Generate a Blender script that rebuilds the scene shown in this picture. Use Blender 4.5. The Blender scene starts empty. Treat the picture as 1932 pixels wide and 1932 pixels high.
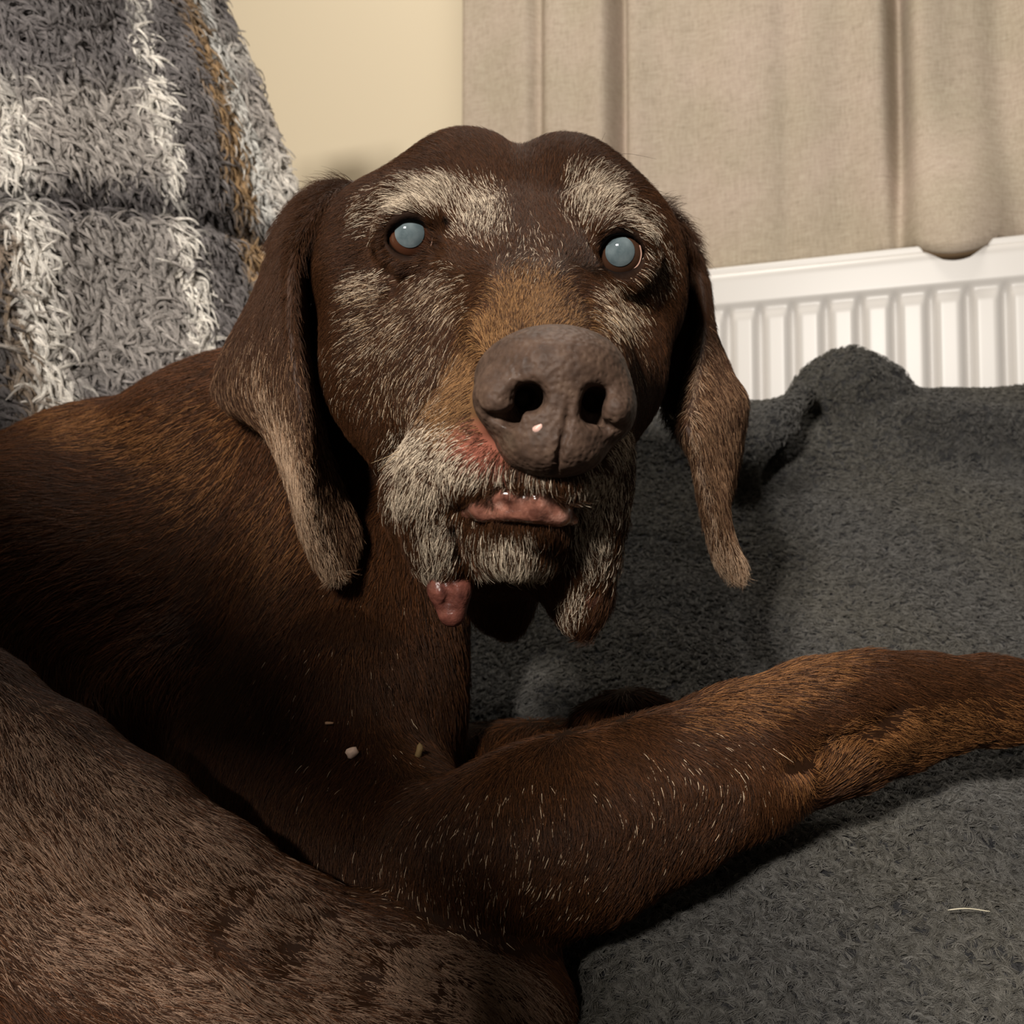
import bpy, bmesh, math, random
import numpy as np
import openvdb
from mathutils import Vector, Matrix

rng = np.random.default_rng(7)
random.seed(7)
scene = bpy.context.scene
COL = scene.collection

# ------------------------------------------------------------------ camera
IMG = 1932.0
PITCH = math.radians(3.0)
CAM = np.array([0.0, 0.0, 0.60])
RX = np.array([1.0, 0.0, 0.0])
FW = np.array([0.0, math.cos(PITCH), math.sin(PITCH)])
UP = np.array([0.0, -math.sin(PITCH), math.cos(PITCH)])
cd = bpy.data.cameras.new('camera')
cd.sensor_width = 36.0
cd.lens = 36.0
cd.clip_start = 0.02
cd.dof.use_dof = True
cd.dof.focus_distance = 0.37
cd.dof.aperture_fstop = 22.0
cam = bpy.data.objects.new('camera', cd)
COL.objects.link(cam)
cam.location = CAM
cam.rotation_euler = (math.radians(90) + PITCH, 0, 0)
scene.camera = cam

# ------------------------------------------------------------------ light, exposure
scene.view_settings.view_transform = 'Standard'
scene.view_settings.look = 'None'
scene.view_settings.gamma = 1.0
scene.view_settings.use_curve_mapping = False
scene.view_settings.exposure = 0.5
world = bpy.data.worlds.new('world')
scene.world = world
world.use_nodes = True
world.node_tree.nodes['Background'].inputs[0].default_value = (1.0, 0.86, 0.70, 1)
world.node_tree.nodes['Background'].inputs[1].default_value = 0.045


def area_light(name, loc, target, size, power, color):
    l = bpy.data.lights.new(name, 'AREA')
    l.shape = 'RECTANGLE'
    l.size, l.size_y = size
    l.energy = power
    l.color = color
    o = bpy.data.objects.new(name, l)
    COL.objects.link(o)
    o.location = loc
    o.rotation_euler = (Vector(target) - Vector(loc)).to_track_quat('-Z', 'Y').to_euler()
    return o


area_light('ceiling_light', (0.0, 0.80, 2.30), (0.0, 0.65, 0.6), (0.40, 0.40), 11.5, (1.0, 0.94, 0.85))
for dx_ in (-0.08, 0.08):
    area_light('room_light', (-0.55 + dx_, -1.05, 1.27), (0.12, 0.55, 0.70), (0.10, 0.13), 18.0, (1.0, 0.94, 0.86))


# ------------------------------------------------------------------ helpers
def V(x, y, d):
    """a point of the photograph at a depth -> view space metres (right, up, away)"""
    return np.array([(x - 966.0) / IMG * d, (966.0 - y) / IMG * d, d])


def to_world(q):
    q = np.asarray(q, dtype=np.float64)
    return CAM + q[..., 0:1] * RX + q[..., 1:2] * UP + q[..., 2:3] * FW


def to_view(p):
    r = np.asarray(p, dtype=np.float64) - CAM
    return np.stack([r @ RX, r @ UP, r @ FW], axis=-1)


def P(x, y, d):
    return to_world(V(x, y, d))


def pix(q):
    return 966.0 + q[..., 0] / q[..., 2] * IMG, 966.0 - q[..., 1] / q[..., 2] * IMG


def mesh_obj(name, verts, faces, mat=None, parent=None, smooth=True, loc=None):
    """links one mesh object; verts are world positions, loc is its origin"""
    verts = np.asarray(verts, dtype=np.float64)
    if loc is None:
        loc = np.zeros(3)
    me = bpy.data.meshes.new(name)
    if isinstance(faces, np.ndarray):
        n = len(faces)
        k = faces.shape[1]
        me.vertices.add(len(verts))
        me.vertices.foreach_set('co', (verts - loc).astype(np.float32).ravel())
        me.loops.add(n * k)
        me.loops.foreach_set('vertex_index', faces.astype(np.int32).ravel())
        me.polygons.add(n)
        me.polygons.foreach_set('loop_start', np.arange(0, n * k, k, dtype=np.int32))
        me.update(calc_edges=True)
        me.validate()
    else:
        me.from_pydata([tuple(v) for v in verts - loc], [], [tuple(f) for f in faces])
        me.update()
    if smooth:
        me.polygons.foreach_set('use_smooth', np.ones(len(me.polygons), dtype=bool))
    if mat is not None:
        me.materials.append(mat)
    o = bpy.data.objects.new(name, me)
    COL.objects.link(o)
    o.location = loc
    if parent is not None:
        set_parent(o, parent)
    return o


def mesh_view(name, verts, faces, *a, **k):
    """a mesh given in view space (a left-handed frame, so the faces turn over)"""
    return mesh_obj(name, to_world(verts), np.asarray(faces)[:, ::-1].copy(), *a, **k)


def world_loc(o):
    p = np.array(o.location)
    while o.parent is not None:
        o = o.parent
        p = p + np.array(o.location)
    return p


def set_parent(o, parent):
    base = world_loc(parent)
    w = np.array(o.location)
    o.parent = parent
    o.location = w - base


def empty(name, loc):
    o = bpy.data.objects.new(name, None)
    COL.objects.link(o)
    o.location = loc
    o.empty_display_size = 0.05
    return o


def tag(o, label=None, cat=None, kind=None, group=None):
    if label:
        o['label'] = label
    if cat:
        o['category'] = cat
    if kind:
        o['kind'] = kind
    if group:
        o['group'] = group
    return o


def srgb(r, g, b):
    f = lambda c: (c / 255 / 12.92) if c / 255 <= 0.04045 else ((c / 255 + 0.055) / 1.055) ** 2.4
    return (f(r), f(g), f(b), 1.0)


class Mat:
    """small node-graph builder around one Principled shader"""

    def __init__(self, name, color=(0.5, 0.5, 0.5, 1), rough=0.6, spec=0.5):
        self.m = bpy.data.materials.new(name)
        self.m.use_nodes = True
        self.t = self.m.node_tree
        self.b = self.t.nodes['Principled BSDF']
        self.b.inputs['Base Color'].default_value = color
        self.b.inputs['Roughness'].default_value = rough
        self.b.inputs['Specular IOR Level'].default_value = spec

    def n(self, typ, **kw):
        nd = self.t.nodes.new(typ)
        for k, v in kw.items():
            if k in nd.inputs:
                nd.inputs[k].default_value = v
            else:
                setattr(nd, k, v)
        return nd

    def l(self, a, b):
        self.t.links.new(a, b)

    def noise(self, scale, detail=4.0, rough=0.55, stretch=None, coord='Object', dist=0.0):
        tc = self.n('ShaderNodeTexCoord')
        src = tc.outputs[coord]
        if stretch is not None:
            mp = self.n('ShaderNodeMapping')
            mp.inputs['Scale'].default_value = stretch
            self.l(src, mp.inputs['Vector'])
            src = mp.outputs['Vector']
        nz = self.n('ShaderNodeTexNoise')
        nz.inputs['Scale'].default_value = scale
        nz.inputs['Detail'].default_value = detail
        nz.inputs['Roughness'].default_value = rough
        nz.inputs['Distortion'].default_value = dist
        self.l(src, nz.inputs['Vector'])
        return nz.outputs['Fac']

    def ramp(self, fac, stops):
        r = self.n('ShaderNodeValToRGB')
        e = r.color_ramp.elements
        while len(e) < len(stops):
            e.new(0.5)
        for el, (p, c) in zip(e, stops):
            el.position = p
            el.color = c if len(c) == 4 else (*c, 1)
        self.l(fac, r.inputs['Fac'])
        return r.outputs['Color']

    def bump(self, fac, strength=0.3, dist=0.002, prev=None):
        b = self.n('ShaderNodeBump')
        b.inputs['Strength'].default_value = strength
        b.inputs['Distance'].default_value = dist
        self.l(fac, b.inputs['Height'])
        if prev is not None:
            self.l(prev, b.inputs['Normal'])
        self.l(b.outputs['Normal'], self.b.inputs['Normal'])
        return b.outputs['Normal']

    def mix(self, fac, a, b, mode='MIX'):
        m = self.n('ShaderNodeMix', data_type='RGBA', blend_type=mode)
        for inp, v in ((m.inputs[0], fac), (m.inputs[6], a), (m.inputs[7], b)):
            if hasattr(v, 'links') or isinstance(v, bpy.types.NodeSocket):
                self.l(v, inp)
            else:
                inp.default_value = v
        return m.outputs[2]

    def base(self, sock):
        self.l(sock, self.b.inputs['Base Color'])

    def attr(self, name):
        a = self.n('ShaderNodeAttribute', attribute_name=name)
        return a


def smin(a, b, k):
    if k <= 0:
        return np.minimum(a, b)
    h = np.maximum(k - np.abs(a - b), 0) / k
    return np.minimum(a, b) - h * h * k * 0.25


class Field:
    """a signed distance field on a rectilinear grid in view space"""

    def __init__(self, ax):
        self.ax = [np.asarray(a, dtype=np.float32) for a in ax]
        self.D = np.full([len(a) for a in ax], 0.05, dtype=np.float32)

    def block(self, lo, hi):
        sl = []
        for a, l, h in zip(self.ax, lo, hi):
            i0 = max(int(np.searchsorted(a, l)) - 1, 0)
            i1 = min(int(np.searchsorted(a, h)) + 1, len(a))
            if i1 <= i0:
                return None, None
            sl.append(slice(i0, i1))
        g = [self.ax[0][sl[0]][:, None, None], self.ax[1][sl[1]][None, :, None], self.ax[2][sl[2]][None, None, :]]
        return tuple(sl), g

    def put(self, sl, d, k, op):
        cur = self.D[sl]
        if op == 'add':
            self.D[sl] = smin(cur, d, k)
        elif op == 'sub':
            self.D[sl] = -smin(-cur, d, k)
        elif op == 'and':
            self.D[sl] = -smin(-cur, -d, k)

    def cone(self, a, b, ra, rb, k=0.01, op='add'):
        a, b = np.asarray(a, np.float32), np.asarray(b, np.float32)
        pad = 1.2 * k + 0.012
        r = max(ra, rb)
        sl, g = self.block(np.minimum(a, b) - r - pad, np.maximum(a, b) + r + pad)
        if sl is None:
            return
        ba = b - a
        ll = float(ba @ ba) + 1e-12
        px, py, pz = g[0] - a[0], g[1] - a[1], g[2] - a[2]
        t = np.clip((px * ba[0] + py * ba[1] + pz * ba[2]) / ll, 0, 1)
        d = np.sqrt((px - t * ba[0]) ** 2 + (py - t * ba[1]) ** 2 + (pz - t * ba[2]) ** 2) - (ra + (rb - ra) * t)
        self.put(sl, d.astype(np.float32), k, op)

    def ell(self, c, r, k=0.01, op='add', rot=None):
        c, r = np.asarray(c, np.float32), np.asarray(r, np.float32)
        pad = 1.2 * k + 0.012
        R = float(r.max())
        ext = np.full(3, R) if rot is not None else r
        sl, g = self.block(c - ext - pad, c + ext + pad)
        if sl is None:
            return
        x, y, z = g[0] - c[0], g[1] - c[1], g[2] - c[2]
        if rot is not None:
            M = np.asarray(rot.to_matrix() if hasattr(rot, 'to_matrix') else rot, np.float32).T
            x, y, z = (M[0, 0] * x + M[0, 1] * y + M[0, 2] * z, M[1, 0] * x + M[1, 1] * y + M[1, 2] * z, M[2, 0] * x + M[2, 1] * y + M[2, 2] * z)
        k0 = np.sqrt((x / r[0]) ** 2 + (y / r[1]) ** 2 + (z / r[2]) ** 2)
        k1 = np.sqrt((x / r[0] ** 2) ** 2 + (y / r[1] ** 2) ** 2 + (z / r[2] ** 2) ** 2) + 1e-9
        self.put(sl, (k0 * (k0 - 1) / k1).astype(np.float32), k, op)

    def chain(self, pts, k=0.01, op='add', sub=1):
        """pts: (x, y, depth, radius in photo pixels)"""
        q = [(V(*p[:3]), p[3] * p[2] / IMG) for p in pts]
        for (a, ra), (b, rb) in zip(q[:-1], q[1:]):
            self.cone(a, b, ra, rb, k, op)

    def ball(self, x, y, d, rx, ry=None, rz=None, k=0.01, op='add', rot=None):
        """radii: rx, ry in photo pixels, rz in metres"""
        s = d / IMG
        ry = rx if ry is None else ry
        rz = rx * s if rz is None else rz
        self.ell(V(x, y, d), (rx * s, ry * s, rz), k, op, rot)

    def surf(self, x, y, d0=0.25, d1=0.7):
        """depth at which the ray through a photo point meets the surface"""
        d = np.arange(d0, d1, 0.0004)
        i = [np.clip(np.interp(c, a, np.arange(len(a))), 0, len(a) - 1.001) for c, a in zip(((x - 966.0) / IMG * d, (966.0 - y) / IMG * d, d), self.ax)]
        i0 = [k.astype(int) for k in i]
        f = [k - j for k, j in zip(i, i0)]
        val = 0
        for a in (0, 1):
            for b in (0, 1):
                for c in (0, 1):
                    val = val + self.D[i0[0] + a, i0[1] + b, i0[2] + c] * (f[0] if a else 1 - f[0]) * (f[1] if b else 1 - f[1]) * (f[2] if c else 1 - f[2])
        w = np.where(val < 0)[0]
        return float(d[w[0]]) if len(w) else float(d1)

    def trace(self, pts, k=0.003, op='sub'):
        """a groove or a ridge along the surface: (x, y, radius px, height of its centre over the surface in radii)"""
        q = []
        for x, y, r, h in pts:
            d = self.surf(x, y)
            q.append((x, y, d - h * r * d / IMG, r))
        self.chain(q, k, op)

    def mesh(self, iso=0.0):
        g = openvdb.FloatGrid(0.05)
        g.copyFromArray(np.clip(self.D, -0.05, 0.05).astype(np.float32))
        pts, quads = g.convertToQuads(iso)
        pts = np.asarray(pts, np.float64)
        out = np.stack([np.interp(pts[:, i], np.arange(len(self.ax[i])), self.ax[i]) for i in range(3)], axis=1)
        return out, np.asarray(quads, np.int32)


def axis(lo, hi, flo, fhi, hf, hc):
    parts = []
    if flo > lo:
        parts.append(np.linspace(lo, flo, max(2, int((flo - lo) / hc) + 1))[:-1])
    parts.append(np.linspace(flo, fhi, max(2, int((fhi - flo) / hf) + 1)))
    if hi > fhi:
        parts.append(np.linspace(fhi, hi, max(2, int((hi - fhi) / hc) + 1))[1:])
    return np.concatenate(parts)


def vnormals(verts, quads):
    a, b, c, d = (verts[quads[:, i]] for i in range(4))
    fn = np.cross(c - a, d - b)
    vn = np.zeros_like(verts)
    for i in range(4):
        np.add.at(vn, quads[:, i], fn)
    return vn / (np.linalg.norm(vn, axis=1, keepdims=True) + 1e-12)


def orient(verts, quads):
    """make the faces of a closed shell point outwards"""
    a, b, c, d = (verts[quads[:, i]] for i in range(4))
    fn = np.cross(c - a, d - b)
    vol = np.einsum('ij,ij->', (a + c) * 0.5 - verts.mean(0), fn)
    return quads[:, ::-1].copy() if vol < 0 else quads


def sample_roots(verts, quads, normals, density, n_max=None, facing=-0.35):
    """random roots on a mesh (view space); density: function(centroids, normals) -> roots per square metre"""
    tri = np.concatenate([quads[:, [0, 1, 2]], quads[:, [0, 2, 3]]])
    a, b, c = verts[tri[:, 0]], verts[tri[:, 1]], verts[tri[:, 2]]
    area = 0.5 * np.linalg.norm(np.cross(b - a, c - a), axis=1)
    cen = (a + b + c) / 3
    n = normals[tri].mean(1)
    vis = np.einsum('ij,ij->i', n, -cen / np.linalg.norm(cen, axis=1, keepdims=True)) > facing
    lam = area * density(cen, n) * vis
    cnt = rng.poisson(lam)
    idx = np.repeat(np.arange(len(tri)), cnt)
    if n_max and len(idx) > n_max:
        idx = rng.choice(idx, n_max, replace=False)
    r1, r2 = np.sqrt(rng.random(len(idx))), rng.random(len(idx))
    w = np.stack([1 - r1, r1 * (1 - r2), r1 * r2], 1)
    t = tri[idx]
    p = (verts[t] * w[:, :, None]).sum(1)
    nn = (normals[t] * w[:, :, None]).sum(1)
    nn /= np.linalg.norm(nn, axis=1, keepdims=True) + 1e-12
    return p, nn


def make_curves(name, pts, radius, color, mat, parent, label=None):
    """pts: (N, K, 3) in view space; radius: (N,) root radius; color: (N, 3)"""
    N, K, _ = pts.shape
    hc = bpy.data.hair_curves.new(name)
    hc.add_curves([K] * N)
    o = bpy.data.objects.new(name, hc)
    COL.objects.link(o)
    o.location = world_loc(parent)
    w = to_world(pts.reshape(-1, 3)) - np.array(o.location)
    hc.attributes['position'].data.foreach_set('vector', w.astype(np.float32).ravel())
    prof = np.linspace(1.0, 0.25, K)[None, :] * np.asarray(radius)[:, None]
    ra = hc.attributes.get('radius') or hc.attributes.new('radius', 'FLOAT', 'POINT')
    ra.data.foreach_set('value', prof.astype(np.float32).ravel())
    ca = hc.attributes.new('hair_color', 'FLOAT_COLOR', 'CURVE')
    c4 = np.concatenate([np.clip(color, 0, 1), np.ones((N, 1))], 1)
    ca.data.foreach_set('color', c4.astype(np.float32).ravel())
    hc.materials.append(mat)
    set_parent(o, parent)
    o['kind'] = 'stuff'
    if label:
        o['label'] = label
    return o


def hair_mat(name, rough=0.45, spec=0.35, tint=1.0):
    m = Mat(name, rough=rough, spec=spec)
    m.base(m.attr('hair_color').outputs['Color'])
    return m.m



# ------------------------------------------------------------------ the room
YAW = math.radians(22.0)
WA = np.array([math.cos(YAW), -math.sin(YAW), 0.0])      # along the wall, to the right and nearer
WN = np.array([-math.sin(YAW), -math.cos(YAW), 0.0])     # out of the wall, towards the room
W0 = P(1330, 514, 1.15)                                  # a point on the front top edge of the radiator
RAD_TOP = W0[2]


def on_wall(x, y, off=0.0):
    """the point of a plane parallel to the wall, off metres in front of the radiator's front, seen at a photo point"""
    r = P(x, y, 1.0) - CAM
    q = W0 + WN * off
    t = ((q - CAM) @ WN) / (r @ WN)
    return CAM + r * t


def wall_s(x, off=0.0):
    return (on_wall(x, 600, off) - W0) @ WA


def wp(s, z, off=0.0):
    p = W0 + WA * s + WN * off
    return np.array([p[0], p[1], z])


m_wall = Mat('cream_wall_paint', srgb(203, 190, 166), 0.85, 0.2)
m_wall.bump(m_wall.noise(260.0, 3.0), 0.08, 0.001)
WB = -0.12                                               # wall plane behind the radiator's front
v = [wp(s, z, o) for o in (WB, WB - 0.1) for s, z in ((-2.4, 0), (2.2, 0), (2.2, 2.5), (-2.4, 2.5))]
w = mesh_obj('wall_back', v, [(0, 1, 2, 3), (7, 6, 5, 4), (0, 4, 5, 1), (1, 5, 6, 2), (2, 6, 7, 3), (3, 7, 4, 0)], m_wall.m, smooth=False)
tag(w, 'plain cream painted wall behind the sofa', kind='structure')

v = [wp(s, z, o) for s in (-1.45, -1.35) for o, z in ((WB, 0), (2.4, 0), (2.4, 2.5), (WB, 2.5))]
w = mesh_obj('wall_left', v, [(0, 1, 2, 3), (7, 6, 5, 4), (0, 4, 5, 1), (1, 5, 6, 2), (2, 6, 7, 3), (3, 7, 4, 0)], m_wall.m, smooth=False)
tag(w, 'plain cream painted wall left of the sofa', kind='structure')

m_floor = Mat('brown_carpet', srgb(96, 84, 72), 0.95, 0.1)
m_floor.bump(m_floor.noise(400.0, 3.0), 0.4, 0.003)
v = [(-2.2, -1.2, -0.02), (2.4, -1.2, -0.02), (2.4, 2.8, -0.02), (-2.2, 2.8, -0.02), (-2.2, -1.2, 0), (2.4, -1.2, 0), (2.4, 2.8, 0), (-2.2, 2.8, 0)]
f = mesh_obj('floor', v, [(3, 2, 1, 0), (4, 5, 6, 7), (0, 1, 5, 4), (1, 2, 6, 5), (2, 3, 7, 6), (3, 0, 4, 7)], m_floor.m, smooth=False)
tag(f, 'brown carpeted floor under the sofa', kind='structure')


def grid_faces(nu, nv):
    i, j = np.meshgrid(np.arange(nu - 1), np.arange(nv - 1), indexing='ij')
    a = (i * nv + j).ravel()
    return np.stack([a, a + nv, a + nv + 1, a + 1], 1).astype(np.int32)


def box_mesh(fn, lo, hi):
    c = [(x, y, z) for x in (lo[0], hi[0]) for y in (lo[1], hi[1]) for z in (lo[2], hi[2])]
    return [fn(*p) for p in c], [(0, 1, 3, 2), (4, 6, 7, 5), (0, 4, 5, 1), (2, 3, 7, 6), (0, 2, 6, 4), (1, 5, 7, 3)]


def bevel(o, w=0.003, seg=2):
    m = o.modifiers.new('bevel', 'BEVEL')
    m.width = w
    m.segments = seg
    return o


# radiator
m_rad = Mat('white_radiator_enamel', srgb(202, 198, 194), 0.35, 0.35)
m_grey = Mat('dark_slot', srgb(60, 58, 55), 0.7, 0.2)
m_brass = Mat('white_valve_plastic', srgb(225, 222, 214), 0.4, 0.4)
RS0, RS1 = wall_s(1010), wall_s(1010) + 1.40
rad = empty('radiator', wp((RS0 + RS1) / 2, RAD_TOP - 0.62, -0.03))
tag(rad, 'white fluted panel radiator on the wall below the curtain', 'radiator')
RH = 0.60
sg = (wall_s(1689) - wall_s(1433)) / 4.0                 # flute pitch
ph = wall_s(1433)
ss = np.arange(RS0, RS1 + 1e-6, 0.0025)
zz = np.concatenate([np.linspace(0, 0.060, 25), np.linspace(0.066, RH - 0.066, 20), np.linspace(RH - 0.06, RH, 25)])
S, Z = np.meshgrid(ss, zz, indexing='ij')
u = ((S - ph) / sg) % 1.0
u = np.minimum(u, 1 - u) * sg                            # distance to the nearest groove
groove = np.clip(1 - u / 0.0085, 0, 1)
groove = groove * groove * (3 - 2 * groove)
edge = np.minimum(Z, RH - Z)
fade = np.clip((edge - 0.040 - 0.006 * (1 - groove)) / 0.012, 0, 1)
fade = fade * fade * (3 - 2 * fade)
press = np.clip((edge - 0.038) / 0.006, 0, 1)
off = -0.0085 * groove * fade - 0.0025 * press + 0.0025 * fade
rnd = np.clip(1 - edge / 0.012, 0, 1)
off = off - 0.010 * (1 - np.sqrt(np.maximum(1 - rnd ** 2, 0)))
vv = np.stack([W0[0] + WA[0] * S + WN[0] * off, W0[1] + WA[1] * S + WN[1] * off, RAD_TOP - RH + Z], -1).reshape(-1, 3)
fp = mesh_obj('front_panel', vv, grid_faces(len(ss), len(zz)), m_rad.m, rad)
so = fp.modifiers.new('thickness', 'SOLIDIFY')
so.thickness = 0.002
wf = lambda s, o, z: wp(s, z, o)
o = mesh_obj('top_grille', *box_mesh(wf, (RS0, -0.075, RAD_TOP - 0.004), (RS1, -0.006, RAD_TOP + 0.006)), m_rad.m, rad, smooth=False)
bevel(o, 0.003)
slots = []
vs_, fs_ = [], []
for k in range(60):
    a = RS0 + 0.02 + k * 0.0226
    b, q = box_mesh(wf, (a, -0.064, RAD_TOP + 0.0058), (a + 0.012, -0.020, RAD_TOP + 0.0066))
    fs_ += [tuple(i + len(vs_) for i in ff) for ff in q]
    vs_ += b
o = mesh_obj('grille_slots', vs_, fs_, m_grey.m, rad, smooth=False)
o['kind'] = 'stuff'
for s in (RS0 - 0.004, RS1):
    o = mesh_obj('end_panel', *box_mesh(wf, (s, -0.078, RAD_TOP - RH + 0.005), (s + 0.004, -0.004, RAD_TOP + 0.004)), m_rad.m, rad, smooth=False)
    bevel(o, 0.0015)
o = mesh_obj('back_panel', *box_mesh(wf, (RS0, -0.082, RAD_TOP - RH), (RS1, -0.076, RAD_TOP - 0.01)), m_rad.m, rad, smooth=False)
for s in (RS0 + 0.15, RS1 - 0.15):
    mesh_obj('bracket', *box_mesh(wf, (s - 0.02, WB + 0.0, RAD_TOP - RH + 0.05), (s + 0.02, -0.082, RAD_TOP - 0.06)), m_rad.m, rad, smooth=False)

# curtain
m_cur = Mat('beige_linen', srgb(190, 174, 150), 0.9, 0.15)
n1 = m_cur.noise(110.0, 6.0, 0.7, (0.7, 0.7, 7.0))
n2 = m_cur.noise(170.0, 6.0, 0.7, (5.0, 5.0, 0.4))
n3 = m_cur.noise(9.0, 3.0, 0.5)
mm = m_cur.n('ShaderNodeMath', operation='ADD')
m_cur.l(n1, mm.inputs[0])
m_cur.l(n2, mm.inputs[1])
m2 = m_cur.n('ShaderNodeMath', operation='MULTIPLY')
m_cur.l(mm.outputs[0], m2.inputs[0])
m2.inputs[1].default_value = 0.5
c1 = m_cur.ramp(m2.outputs[0], [(0.36, srgb(148, 137, 123)), (0.5, srgb(176, 162, 148)), (0.66, srgb(190, 180, 166))])
c2 = m_cur.ramp(n3, [(0.35, srgb(238, 238, 228)), (0.65, srgb(255, 250, 248))])
m_cur.base(m_cur.mix(0.8, c1, c2, 'MULTIPLY'))
m_cur.bump(m2.outputs[0], 0.5, 0.0015)
m_hem = Mat('brown_curtain_lining', srgb(112, 92, 70), 0.9, 0.1)
CO = -0.045                                              # plane the curtain hangs in
cs0 = wall_s(849, CO)
cs1 = cs0 + 1.45
ss = np.arange(cs0, cs1, 0.0025)
# folds: (photo x, width m, depth m)
folds = [(1012, 0.009, 0.018), (1166, 0.009, 0.050), (1320, 0.02, 0.006), (1490, 0.014, 0.006), (1600, 0.02, 0.004), (1706, 0.010, 0.044), (1905, 0.02, 0.012), (2060, 0.012, 0.028), (2300, 0.015, 0.025)]
prof = 0.003 * np.sin(ss * 9.0 + 1.0) + 0.0015 * np.sin(ss * 23.0)
for fx, fw, fd in folds:
    c = wall_s(fx, CO)
    prof -= fd * np.exp(-((ss - c) / fw) ** 2)
    prof += 0.22 * fd * np.exp(-((ss - c - 2.6 * fw) / (2.2 * fw)) ** 2) + 0.16 * fd * np.exp(-((ss - c + 2.6 * fw) / (2.2 * fw)) ** 2)
prof -= 0.05 * np.exp(-((ss - cs0) / 0.008) ** 2)
zr = np.concatenate([[0.0, 0.004], np.linspace(0.012, 0.30, 24), np.linspace(0.34, 1.35, 18)])
S, Z = np.meshgrid(ss, zr, indexing='ij')
ba, bb = wall_s(1735, 0.02), wall_s(1885, 0.02)
bulge = np.exp(-((S - (ba + bb) / 2) / ((bb - ba) * 0.8)) ** 2)
low = np.exp(-(Z / 0.10) ** 2)
drop = np.clip(1 - ((S - (ba + bb) / 2) / ((bb - ba) * 0.55)) ** 2, 0, 1) ** 0.8 * np.exp(-(Z / 0.05) ** 2)
OFF = CO + prof[:, None] * (0.75 + 0.25 * np.tanh(Z * 4)) + 0.004 * np.sin(S * 31 + Z * 5) * np.exp(-Z * 3)
OFF = OFF + bulge * low * (0.054 - prof[:, None] * 0.8)
ZZ = RAD_TOP + 0.008 + Z - drop * 0.020
OFF = np.where(Z <= 0.0, OFF - 0.006, OFF)
vv = np.stack([W0[0] + WA[0] * S + WN[0] * OFF, W0[1] + WA[1] * S + WN[1] * OFF, ZZ], -1).reshape(-1, 3)
cur = empty('curtain', wp((cs0 + cs1) / 2, RAD_TOP + 0.01, CO))
tag(cur, 'long beige linen curtain with soft folds, its hem resting on the radiator', 'curtain')
o = mesh_obj('cloth', vv, grid_faces(len(ss), len(zr)), m_cur.m, cur)
so = o.modifiers.new('thickness', 'SOLIDIFY')
so.thickness = 0.0025
nh = 6
hv = np.stack([W0[0] + WA[0] * S[:, :nh] + WN[0] * (OFF[:, :nh] - 0.004), W0[1] + WA[1] * S[:, :nh] + WN[1] * (OFF[:, :nh] - 0.004), ZZ[:, :nh] - 0.003], -1).reshape(-1, 3)
o = mesh_obj('hem', hv, grid_faces(len(ss), nh), m_hem.m, cur)
so = o.modifiers.new('thickness', 'SOLIDIFY')
so.thickness = 0.003

# ------------------------------------------------------------------ sofa and its throws
F = Field([axis(-0.62, 0.80, -0.62, 0.80, 0.006, 0.01), axis(-0.50, 0.20, -0.5, 0.2, 0.006, 0.01), axis(0.22, 1.02, 0.22, 1.02, 0.006, 0.01)])
X, Y, Zd = F.ax[0][:, None, None], F.ax[1][None, :, None], F.ax[2][None, None, :]


def smooth(a, b, x):
    t = np.clip((x - a) / (b - a), 0, 1)
    return t * t * (3 - 2 * t)


seat = -0.172 + 0.40 * (Zd - 0.34)
seat = seat + 0.012 * np.exp(-((X - 0.13) / 0.09) ** 2 - ((Zd - 0.42) / 0.06) ** 2)
seat = seat - 0.10 * (1 - smooth(-0.02, 0.045, X + 0.25 * (0.40 - Zd))) * (1 - smooth(0.46, 0.56, Zd))
seat = seat - 0.10 * (1 - smooth(-0.25, 0.10, X)) * smooth(0.46, 0.56, Zd)
seat = seat - 0.010 * np.exp(-((Zd - 0.405 - 0.10 * (X - 0.17)) / 0.010) ** 2) * smooth(0.10, 0.15, X)
seat = seat + 0.0025 * np.sin(X * 70 + Zd * 30) * np.sin(Zd * 55 - X * 20)
F.D[:] = np.clip((Y - seat) * 0.93, -0.05, 0.05)
F.cone((0.00, -0.005, 0.90), (0.72, 0.034, 0.86), 0.085, 0.092, 0.02)
F.cone((0.02, -0.135, 0.84), (0.75, -0.10, 0.74), 0.13, 0.145, 0.06)
F.chain([(1548, 735, 0.85, 54), (1600, 728, 0.85, 56), (1660, 735, 0.855, 46)], 0.022)
F.chain([(1515, 745, 0.80, 26), (1450, 810, 0.775, 24), (1400, 880, 0.75, 22)], 0.035)
F.chain([(1750, 770, 0.80, 20), (2000, 800, 0.78, 22)], 0.04)
f_soft = F.D + 0.0022 * np.sin(X * 41 + Y * 63) * np.sin(Zd * 47 + Y * 20)
box = np.maximum(np.maximum(np.abs(X - 0.09) - 0.69, -(Y + 0.42)), np.maximum(0.24 - Zd, Zd - 1.0)).astype(np.float32)
G = Field(F.ax)
G.D = np.maximum(np.maximum(f_soft, -(f_soft + 0.013)), box)
vf, qf = G.mesh()
qf = orient(vf, qf)
m_fle = Mat('charcoal_fleece', srgb(58, 57, 56), 0.95, 0.05)
m_fle.base(m_fle.ramp(m_fle.noise(90.0, 5.0), [(0.35, srgb(38, 38, 40)), (0.65, srgb(66, 65, 64))]))
m_fle.bump(m_fle.noise(350.0, 4.0, 0.6, None, 'Object', 1.2), 0.7, 0.004)
fleece = mesh_view('fleece_throw', (vf), qf, m_fle.m, None, loc=P(1500, 1500, 0.42))
tag(fleece, 'charcoal grey fleece throw spread over the sofa seat and arm under the dog', 'blanket')
nf = vnormals(vf, qf)

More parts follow.
